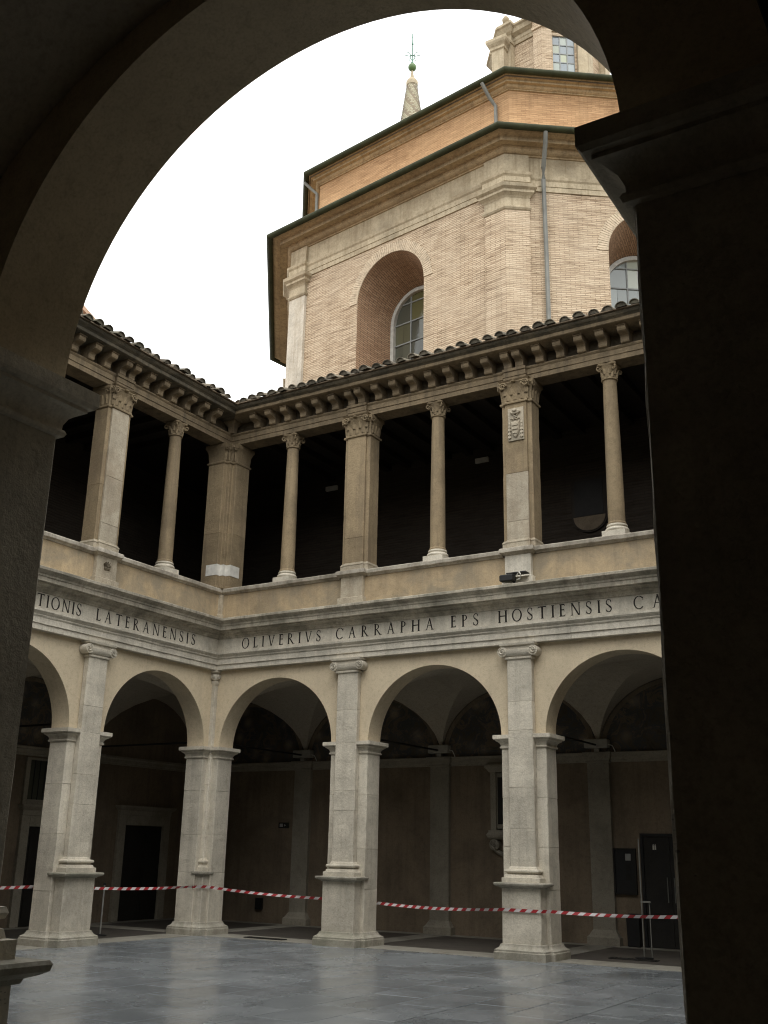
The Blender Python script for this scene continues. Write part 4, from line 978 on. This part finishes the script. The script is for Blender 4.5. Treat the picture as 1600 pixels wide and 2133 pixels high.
octring([(0.02, 21.982), (0.06, 21.985), (0.07, 22.02), (0.13, 22.035), (0.19, 22.065), (0.235, 22.11), (0.245, 22.16), (0.27, 22.165), (0.27, 22.2), (0.52, 22.185), (0.52, 22.165), (0.54, 22.165), (0.54, 22.285), (0.57, 22.29), (0.575, 22.31), (0.63, 22.315), (0.7, 22.335), (0.78, 22.38), (0.82, 22.43), (-0.9, 22.85), (-0.9, 21.982)], 'cornice', 'chcornice')
def gutter_ring(off, z, r, name):
    octring([(off + r * math.cos(2 * math.pi * i / 10), z + r * math.sin(2 * math.pi * i / 10)) for i in range(10)], name, 'gutter', True)
gutter_ring(0.915, 22.38, 0.105, 'gutter')
octring([(-0.8, 25.1), (-0.75, 25.102), (-0.745, 25.135), (-0.72, 25.14), (-0.67, 25.17), (-0.64, 25.21), (-0.635, 25.235), (-0.52, 25.23), (-0.52, 25.305), (-0.5, 25.31), (-0.44, 25.33), (-0.38, 25.37), (-0.36, 25.42), (-2.5, 26.2), (-2.5, 25.1)], 'attic_cornice', 'chcornice')
gutter_ring(-0.27, 25.44, 0.105, 'attic_gutter')
octring([(-0.4, 25.45), (-8.0, 31.6), (-8.0, 31.4), (-0.4, 25.3)], 'dome_roof', 'roof')
# down pipes
def pipe(pts, r=0.07):
    mb = MB(); mb.tube(pts, r, 8); return mb.build('downpipe', 'pipe', CH, True)
loc1, rz1, L1 = facet_frame(1)
def onf(k, u, out, z, ap=APO):
    p, r, L_ = facet_frame(k, ap); c_, s_ = math.cos(r), math.sin(r)
    return (p[0] + u * c_ + out * s_, p[1] + u * s_ - out * c_, z)
pipe([onf(1, 1.05, 0.9, 22.3), onf(1, 1.07, 0.75, 22.0), onf(1, 1.1, 0.32, 21.45), onf(1, 1.12, 0.2, 21.1), onf(1, 1.14, 0.13, 20.6), onf(1, 1.16, 0.13, 18.5), onf(1, 1.18, 0.12, 8)])
apA = APO - 0.8
pipe([onf(0, SD - 1.3, 0.58, 25.35, apA), onf(0, SD - 1.2, 0.3, 24.9, apA), onf(0, SD - 1.1, 0.1, 24.65, apA), onf(0, SD - 1.08, 0.09, 22.3, apA)], 0.06)
pipe([onf(7, SD - 0.8, 0.58, 25.3, apA), onf(7, SD - 0.75, 0.3, 25.0, apA), onf(7, SD - 0.72, 0.1, 24.8, apA), onf(7, SD - 0.7, 0.09, 22.3, apA)], 0.06)
# lantern on top
LAP = 2.05
octring([(0.0, 29.5), (0.0, 35.0), (-0.3, 35.0), (-0.3, 29.5)], 'lantern_wall', 'brick_pale', ap=LAP)
octring([(-0.1, 35.0), (0.06, 35.01), (0.08, 35.15), (0.12, 35.2), (0.12, 35.35), (0.3, 35.45), (0.34, 35.65), (0.42, 35.71), (0.42, 35.81), (-1.4, 36.75), (-1.4, 35.0)], 'lantern_cornice', 'chstone', ap=LAP)
for k in range(8):
    corner_loft(k, [(0.3, 0.3, 29.5), (0.3, 0.3, 34.95), (0.34, 0.36, 34.97), (0.34, 0.36, 35.11), (0.31, 0.31, 35.15), (0.31, 0.31, 35.4), (0.4, 0.42, 35.5), (0.46, 0.55, 35.7), (0.5, 0.62, 35.75), (0.5, 0.62, 35.87), (0.2, 0.2, 36.15)], 'lantern_buttress', 'chstone' if k != 1 else 'brick_pale', LAP)
    mb = MB(); c_ = azd(VAZ[k]) * (LAP + 0.3); mb.lathe([(0.12, 35.95), (0.1, 36.2), (0.05, 36.25), (0.15, 36.4), (0.17, 36.53), (0.1, 36.67), (0.001, 36.73)], 10, (c_.x, c_.y)); mb.build('lantern_ball', 'chstone', CH, True)
octring([(0.25, 34.35), (0.5, 34.4), (0.62, 34.55), (0.66, 34.75), (0.0, 34.85), (0.0, 34.25)], 'lantern_ledge', 'chstone', ap=LAP) if False else None
lp, lr, LL = facet_frame(1, LAP)
mb = MB(); um = LL / 2; hw = 0.47; z0_, z1_ = 31.65, 34.75
for a in ((um - hw - 0.2, um - hw, z0_, z1_ + 0.15), (um + hw, um + hw + 0.2, z0_, z1_ + 0.15), (um - hw, um + hw, z1_, z1_ + 0.15)): mb.box(a[0], a[1], -0.1, 0.02, a[2], a[3])
lw = mb.build('lantern_window', 'brick_pale', CH, False, lp, lr)
mb = MB()
for i in range(4): x = um - hw + 2 * hw * i / 3; mb.box(x - 0.022, x + 0.022, -0.055, -0.01, z0_, z1_)
for j in range(8): z = z0_ + (z1_ - z0_) * j / 7; mb.box(um - hw, um + hw, -0.052, -0.01, z - 0.022, z + 0.022)
mb.build('muntins', 'muntin', lw)
for i in range(3):
    for j in range(7):
        mb = MB(); x0, x1 = um - hw + 2 * hw * i / 3 + .02, um - hw + 2 * hw * (i + 1) / 3 - .02; za_, zb_ = z0_ + (z1_ - z0_) * j / 7 + .02, z0_ + (z1_ - z0_) * (j + 1) / 7 - .02
        q = random.uniform(-.006, .006); mb.face([(x0, -0.03 + q, za_), (x1, -0.03, za_), (x1, -0.03 - q, zb_), (x0, -0.03, zb_)]); mb.build('pane', 'pane_drum', lw)

p_ = azd(VAZ[0]) * (LAP + 0.62); mb = MB(); mb.polyprof([(p_.x - 0.28, p_.y - 0.28), (p_.x + 0.28, p_.y - 0.28), (p_.x + 0.28, p_.y + 0.28), (p_.x - 0.28, p_.y + 0.28)], [(0, 31.5), (0, 34.55), (0.06, 34.6), (0.06, 34.72), (0.16, 34.85), (0.2, 34.95), (0.2, 35.08), (-0.1, 35.2)]); mb.build('lantern_scroll_buttress', 'chstone', CH)

# ------------------------------------------------------------------ bell tower with tiled spire
DT = 55.0; tp = Vector((CAM[0], CAM[1])) + azd(-30.42) * DT
BT = thing('bell_tower', 'bell tower spire of spiralling pale glazed tiles with green ball and cross', 'tower', (tp.x, tp.y, 0))
mb = MB(); mb.box(-2.2, 2.2, -2.2, 2.2, 0, 36); mb.polyprof(rect(-2.2, 2.2, -2.2, 2.2), [(0.0, 36), (0.4, 36.3), (0.4, 36.7), (0, 36.9)]); mb.build('shaft', 'brick_pale', BT)
zc0, zc1 = 37.0, 48.08; r0, r1 = 1.75, 0.30
mb = MB(); mb.lathe([(r0, zc0), (r1, zc1)], 24); cone = mb.build('spire', 'chstone', BT, True)
M['glaze_a'] = plain('glazed_tile_cream', (0.50, 0.46, 0.32), 0.5, 0, 0.3, 0.2); M['glaze_b'] = plain('glazed_tile_brown', (0.30, 0.245, 0.17), 0.5, 0, 0.3, 0.2)
mb = MB(); rows = 90
for i in range(rows):
    s = i / rows; z = zc0 + (zc1 - zc0) * s; r = r0 + (r1 - r0) * s; n = 22
    dz = (zc1 - zc0) / rows
    for k in range(n):
        a = 2 * math.pi * (k + 0.5 * (i % 2)) / n; da = math.pi / n * 0.92
        mi = 0 if ((k + i * 0.5) % 4) < 2.4 else 1
        p = []
        for aa, zz, rr in ((a - da, z + dz, r + 0.005), (a - da * 0.75, z + dz * 0.05, r + 0.05), (a + da * 0.75, z + dz * 0.05, r + 0.05), (a + da, z + dz, r + 0.005)):
            p.append((rr * math.cos(aa), rr * math.sin(aa), zz))
        mb.face(p, mi)
ti = mb.build('spire_tiles', ['glaze_a', 'glaze_b'], BT); ti['kind'] = 'stuff'
mb = MB(); mb.lathe([(0.30, 48.03), (0.37, 48.05), (0.38, 48.33), (0.3, 48.48), (0.2, 48.58)], 16); mb.build('spire_cap', 'chstone', BT, True)
mb = MB(); mb.lathe([(0.16, 48.53), (0.08, 49.03), (0.05, 49.23), (0.09, 49.28)], 10); mb.build('finial_stem', 'chstone', BT, True)
mb = MB(); mb.lathe([(0.02, 49.23)] + [(0.27 * math.sin(math.pi * k / 10), 49.5 - 0.27 * math.cos(math.pi * k / 10)) for k in range(1, 10)] + [(0.02, 49.77)], 16); mb.build('finial_ball', 'ball', BT, True)
mb = MB(); d_ = azd(-30.4 + 90); side = Vector((d_.x, d_.y, 0))
def cp3(u, z): return (side.x * u, side.y * u, z)
mb.tube([cp3(0, 49.73), cp3(0, 52.13)], 0.035, 6); mb.lathe([(0.01, 49.75), (0.09, 49.81), (0.09, 49.89), (0.01, 49.95)], 8); mb.lathe([(0.01, 51.23), (0.075, 51.3), (0.075, 51.37), (0.01, 51.43)], 8)
for s in (-1, 1):
    mb.tube([cp3(s * 0.04, 50.03), cp3(s * 0.12, 50.28), cp3(s * 0.13, 50.53), cp3(s * 0.25, 50.66), cp3(s * 0.38, 50.63)], 0.025, 5)
    mb.tube([cp3(s * 0.04, 50.43), cp3(s * 0.2, 50.38), cp3(s * 0.5, 50.45)], 0.05, 5, r1=0.02)
    mb.tube([cp3(s * 0.1, 50.33), cp3(s * 0.2, 50.03), cp3(s * 0.22, 49.98)], 0.025, 5)
    mb.tube([cp3(s * 0.03, 50.93), cp3(s * 0.12, 50.98), cp3(s * 0.17, 51.08), cp3(s * 0.12, 51.15)], 0.02, 5)
mb.tube([cp3(-0.28, 51.88), cp3(0.28, 51.88)], 0.02, 5)
mb.build('cross', 'copper', BT, True)

# ------------------------------------------------------------------ neighbouring house, seen as a sliver over the left roof
NH = thing('house', 'sliver of pinkish house rising above the left cloister roof', 'house', (-9.5, -9.0, 0))
mb = MB(); pr_ = [(-10.0, 0), (2.5, 0), (2.5, 17.75), (-3.8, 20.4), (-10.0, 17.8)]
mb.loft([[(-4.5, y - NH.location.y, z) for y, z in pr_][::-1], [(1.4, y - NH.location.y, z) for y, z in pr_][::-1]]); mb.build('wall', 'pinkwall', NH)
for ya, za, yb_, zb_ in ((-3.8, 20.45, 2.95, 17.62), (-3.8, 20.45, -10.5, 17.65)):
    mb = MB(); q = [(ya, za), (yb_, zb_), (yb_, zb_ + 0.16), (ya, za + 0.16)]
    mb.loft([[(-4.8, y - NH.location.y, z) for y, z in q], [(1.55, y - NH.location.y, z) for y, z in q]]); mb.build('roof', 'pinkwall', NH)

# ------------------------------------------------------------------ barrier tape
def tape(pts, wdt=0.056, step=0.11):
    P = [Vector(p) for p in pts]; segs = []
    for a, b in zip(P, P[1:]):
        n = max(1, int((b - a).length / 0.055)); sag = min(0.05, 0.008 * (b - a).length ** 1.4) if (b - a).length > 1 else 0
        for k in range(n):
            s = k / n; q = a.lerp(b, s); q.z -= sag * 4 * s * (1 - s); segs.append(q)
    segs.append(P[-1])
    mb = MB(); run = 0.0; prev = None
    for i in range(len(segs) - 1):
        a, b = segs[i], segs[i + 1]; d = (b - a); L_ = d.length; d.normalize()
        nrm = Vector((d.y, -d.x, 0)).normalized()
        def edge(p, r):
            tw = 0.35 * math.sin(r * 1.7) + 0.2 * math.sin(r * 4.1)
            up = Vector((0, 0, 1)) * math.cos(tw) + nrm * math.sin(tw); return p + up * wdt / 2, p - up * wdt / 2
        t0, b0 = edge(a, run); t1, b1 = edge(b, run + L_)
        sl_ = d * 0.03
        mi = int(run / step) % 2
        mb.face([b0 - sl_, b1 - sl_, t1 + sl_, t0 + sl_], mi); run += L_
    return mb.build('barrier_tape', ['red', 'tapewhite'])
tp_ = [(-0.60, -8.6, 1.12), (-0.58, -3.8, 1.04), (-0.02 - T * 0 - 0.0, -0.275, 0.99), (0.02, -0.285, 0.985), (0.215, -0.225, 1.0), (0.275, -0.01, 0.985), (0.285, 0.02, 0.98), (3.3, 0.53, 0.84), (4.3, 0.53, 0.80), (7.395, -0.275, 0.835), (7.42, -0.285, 0.84), (8.19, -0.285, 0.835), (8.21, -0.27, 0.835), (8.29, -0.03, 0.83), (11.42, -0.285, 0.90)]
tag(tape(tp_), 'red and white striped barrier tape strung between the arcade piers', 'barrier tape')

# ------------------------------------------------------------------ drain grates in the border strip
def grate(x, y, lx, ly, rz, label):
    t_ = thing('drain_grate', label, 'drain grate', (x, y, 0.011), rz, 'drain grates in the portico floor')
    mb = MB(); mb.box(-lx, lx, -ly, ly, -0.004, 0.0); mb.build('pan', 'black', t_)
    mb = MB()
    for a in ((-lx, lx, -ly, -ly + 0.02), (-lx, lx, ly - 0.02, ly), (-lx, -lx + 0.02, -ly + 0.02, ly - 0.02), (lx - 0.02, lx, -ly + 0.02, ly - 0.02)): mb.box(a[0], a[1], a[2], a[3], 0.001, 0.012)
    mb.build('rim', 'darkdoor', t_)
    n = int(2 * lx / 0.07)
    for k in range(1, n):
        mb = MB(); xx = -lx + 2 * lx * k / n; mb.box(xx - 0.012, xx + 0.012, -ly + 0.021, ly - 0.021, 0.001, 0.01); mb.build('bar', 'darkdoor', t_)
grate(1.75, 0.12, 0.5, 0.1, 0, 'long dark drain grate at the foot of the corner arch')
grate(9.35, 1.25, 0.45, 0.1, 0, 'long dark drain grate before the dark door')
# ------------------------------------------------------------------ small things in the portico
def post(x, y, h, label):
    t_ = thing('barrier_post', label, 'post', (x, y, 0.012), 0, 'thin metal posts beside the barrier tape')
    mb = MB(); mb.lathe([(0.14, 0), (0.14, 0.012), (0.03, 0.03)], 16); mb.build('foot', 'black', t_, True)
    mb = MB(); mb.lathe([(0.018, 0.02), (0.018, h)], 10); mb.build('pole', 'steel', t_, True)
    mb = MB(); mb.lathe([(0.026, h), (0.026, h + 0.03), (0.01, h + 0.045)], 10); mb.build('knob', 'black', t_, True)
post(-2.04 + 0.9, -0.83 - 0.95, 1.0, 'thin metal post just right of the left range pier')
post(-0.95, -4.97, 1.06, 'thin metal post at the far left edge beside the tape')
# notice board
NB = thing('notice_board', 'black framed notice board on the back wall beside the dark door', 'notice board', (8.30, YB - 0.001, 1.5))
mb = MB(); mb.box(-0.25, 0.25, -0.05, 0, -0.47, 0.47); mb.build('panel', 'black', NB, bevel=0.005)
mb = MB()
for a in ((-0.25, -0.21, -0.47, 0.47), (0.21, 0.25, -0.47, 0.47), (-0.21, 0.21, 0.43, 0.47), (-0.21, 0.21, -0.47, -0.43)): mb.box(a[0], a[1], -0.075, -0.051, a[2], a[3])
mb.build('frame', 'darkdoor', NB)
for k in range(3):
    mb = MB(); mb.box(0.02, 0.14, -0.0535, -0.0505, 0.22 - 0.2 * k, 0.36 - 0.2 * k); mb.build('notice', 'glass_sign' if k < 1 else 'darkdoor', NB)
# standing sign pole in front of the door
SS = thing('sign_stand', 'tall thin sign stand before the dark door', 'sign stand', (9.43, 1.62, 0.012))
mb = MB(); mb.lathe([(0.17, 0), (0.17, 0.015), (0.03, 0.03)], 18); mb.build('foot', 'black', SS, True)
mb = MB(); mb.lathe([(0.012, 0.02), (0.012, 2.12)], 8); mb.build('pole', 'pipe', SS, True)
mb = MB(); mb.lathe([(0.01, 0.02), (0.01, 1.0)], 8, (0.14, 0.03)); mb.build('side_pole', 'pipe', SS, True)
mb = MB(); mb.box(-0.02, 0.17, 0.0, 0.03, 0.97, 1.0); mb.build('clip', 'pipe', SS)
# uplight boxes on the string course
for xa, lb in ((AX[0] + 0.0, 'pale lamp box on the string course behind the second arch'), (AX[1], 'pale lamp box on the string course behind the third arch'), (-0.25, 'pale lamp box on the string course behind the corner arch')):
    t_ = thing('lamp_box', lb, 'lamp', (xa, YB - 0.09, 4.012), 0, 'lamp boxes standing on the string course')
    mb = MB(); mb.box(-0.06, 0.06, -0.05, 0.05, 0, 0.08); mb.build('bracket', 'greybox', t_)
    mb = MB(); mb.polyprof(rect(-0.26, 0.26, -0.1, 0.08), [(0, 0.082), (0.01, 0.1), (0.01, 0.26), (-0.01, 0.28)]); mb.build('housing', 'greybox', t_, bevel=0.006)
    mb = MB(); mb.tube([(0.26, -0.02, 0.16), (0.36, -0.02, 0.13), (0.4, 0.02, 0.02), (0.4, 0.05, -0.06)], 0.01, 6); mb.build('cable', 'cable', t_, True)
# wall monument in the second bay
WM = thing('wall_monument', 'tall stone wall monument with scrolled foot, half hidden by a pier', 'monument', (5.62, YB - 0.001, 0))
mb = MB(); mb.polyprof(rect(-0.42, 0.42, -0.12, 0), [(0, 2.35), (0, 3.6)]); mb.build('tablet', 'innertrav', WM, bevel=0.01)
mb = MB(); mb.box(-0.26, 0.26, -0.135, -0.121, 2.45, 3.5); mb.build('inscription_panel', 'darkdoor', WM)
for s in (-1, 1):
    mb = MB(); mb.box(s * 0.36 - 0.07, s * 0.36 + 0.07, -0.17, -0.002, 2.3, 3.62); mb.build('side_pilaster', 'innertrav', WM, bevel=0.008)
    mb = MB(); mb.loft([[(s * 0.36 + 0.12 * math.cos(2 * math.pi * k / 16), yy, 2.0 + 0.12 * math.sin(2 * math.pi * k / 16)) for k in range(16)] for yy in (-0.002, -0.15)]); spiral(mb, (s * 0.36, -0.155, 2.0), 0.11, 'y', sgn=s, turns=2, rw=0.02); mb.build('scroll', 'innertrav', WM, True)
mb = MB(); mb.polyprof(rect(-0.44, 0.44, -0.16, 0), [(0.02, 3.62), (0.06, 3.68), (0.1, 3.72), (0.1, 3.78), (0.0, 3.82)]); mb.build('cornice', 'innertrav', WM)
mb = MB(); mb.polyprof(rect(-0.46, 0.46, -0.17, 0), [(-0.02, 2.12), (0.04, 2.16), (0.06, 2.22), (0.02, 2.28), (0.02, 2.32)]); mb.build('sill', 'innertrav', WM)
mb = MB(); mb.tube([(0.45 * math.cos(math.pi * k / 12 + math.pi), -0.06, 2.05 + 0.28 * math.sin(math.pi * k / 12 + math.pi)) for k in range(13)], 0.05, 7); mb.build('festoon', 'innertrav', WM, True)
# small black socket box, wall sign
BX = MB(); BX.polyprof(rect(-0.1, 0.1, -0.08, 0), [(0, 0.32), (0, 0.6)]); BX.box(-0.08, 0.08, -0.088, -0.079, 0.34, 0.58); bx = BX.build('socket_box', 'black', None, loc=(-1.5, YB - 0.001, 0)); tag(bx, 'small black box low on the wall behind the corner arch', 'box')
SG = thing('exit_sign', 'tiny dark sign on the wall behind the corner arch', 'sign', (-0.85, YB - 0.001, 2.4))
mb = MB(); mb.box(-0.16, 0.16, -0.02, 0, -0.07, 0.07); mb.build('plate', 'darkdoor', SG)
mb = MB(); mb.box(-0.12, -0.02, -0.0225, -0.0205, -0.04, 0.04); mb.face([(0.02, -0.0215, -0.03), (0.09, -0.0215, 0.0), (0.02, -0.0215, 0.03)]); mb.build('symbol', 'glass_sign', SG)
BK = MB(); BK.polyprof(rect(-0.13, 0.13, -0.18, 0), [(-0.01, 0.012), (0, 0.03), (0.01, 0.6), (0.02, 0.61), (0.02, 0.64), (-0.02, 0.65)]); BK.box(-0.1, 0.1, -0.16, -0.02, 0.651, 0.66); bk = BK.build('waste_bin', 'black', None, loc=(8.46, YB - 0.001, 0)); tag(bk, 'small black bin under the notice board', 'bin')
# loggia: emergency lamps, plaque
for x, lb in ((0.3, 'white emergency lamp high on the loggia wall, left of the two'), (5.0, 'white emergency lamp high on the loggia wall, right of the two')):
    t_ = thing('emergency_lamp', lb, 'lamp', (x, YB - 0.001, 11.5), 0, 'emergency lamps on the loggia wall')
    mb = MB(); mb.polyprof(rect(-0.19, 0.19, -0.08, 0), [(0, -0.065), (0, 0.065)]); mb.build('housing', 'white', t_, bevel=0.012)
    mb = MB(); mb.box(-0.17, 0.17, -0.087, -0.0805, -0.045, 0.045); mb.build('diffuser', 'white', t_)
PQ = thing('wall_plaque', 'round-footed stone plaque in the dark of the upper loggia', 'plaque', (7.85, YB - 0.001, 9.55))
pts = [(-0.45, 1.0), (-0.45, 0.0)] + [(-0.45 * math.cos(math.pi * k / 14), -0.4 * math.sin(math.pi * k / 14)) for k in range(1, 14)] + [(0.45, 0.0), (0.45, 1.0)]
mb = MB(); mb.loft([[(x, 0, z) for x, z in pts], [(x, -0.06, z) for x, z in pts]]); mb.build('slab', 'wood', PQ)
mb = MB(); mb.box(-0.36, 0.36, -0.075, -0.061, 0.02, 0.92); mb.build('panel', 'darkdoor', PQ)
pts = [(-0.4 * math.cos(math.pi * k / 14), -0.36 * math.sin(math.pi * k / 14)) for k in range(15)]
mb = MB(); mb.loft([[(x, -0.0605, z) for x, z in pts], [(x, -0.08, z) for x, z in pts]]); mb.build('shell', 'inner', PQ)
# floodlight on the cornice
FL = thing('floodlight', 'black floodlight with looped cable on the cornice below the coat of arms', 'floodlight', (AX[1] - 0.1, -0.36, 6.92))
mb = MB(); mb.polyprof(rect(-0.13, 0.13, -0.1, 0.06), [(0, 0.03), (0.012, 0.045), (0.012, 0.15), (-0.01, 0.165)]); mb.build('housing', 'black', FL, bevel=0.008)
mb = MB(); mb.box(-0.11, 0.11, -0.08, 0.04, 0.018, 0.029); mb.build('glass', 'pane', FL)
mb = MB(); mb.box(-0.04, 0.38, 0.0, 0.2, 0.2, 0.22); mb.box(0.1, 0.14, 0.02, 0.06, -0.01, 0.2); mb.build('bracket', 'black', FL)
mb = MB(); mb.tube([(0.2, -0.02, 0.14), (0.27, -0.06, 0.2), (0.31, -0.08, 0.13), (0.28, -0.06, 0.05), (0.2, -0.02, 0.05)], 0.011, 6); mb.build('cable', 'cable', FL, True)
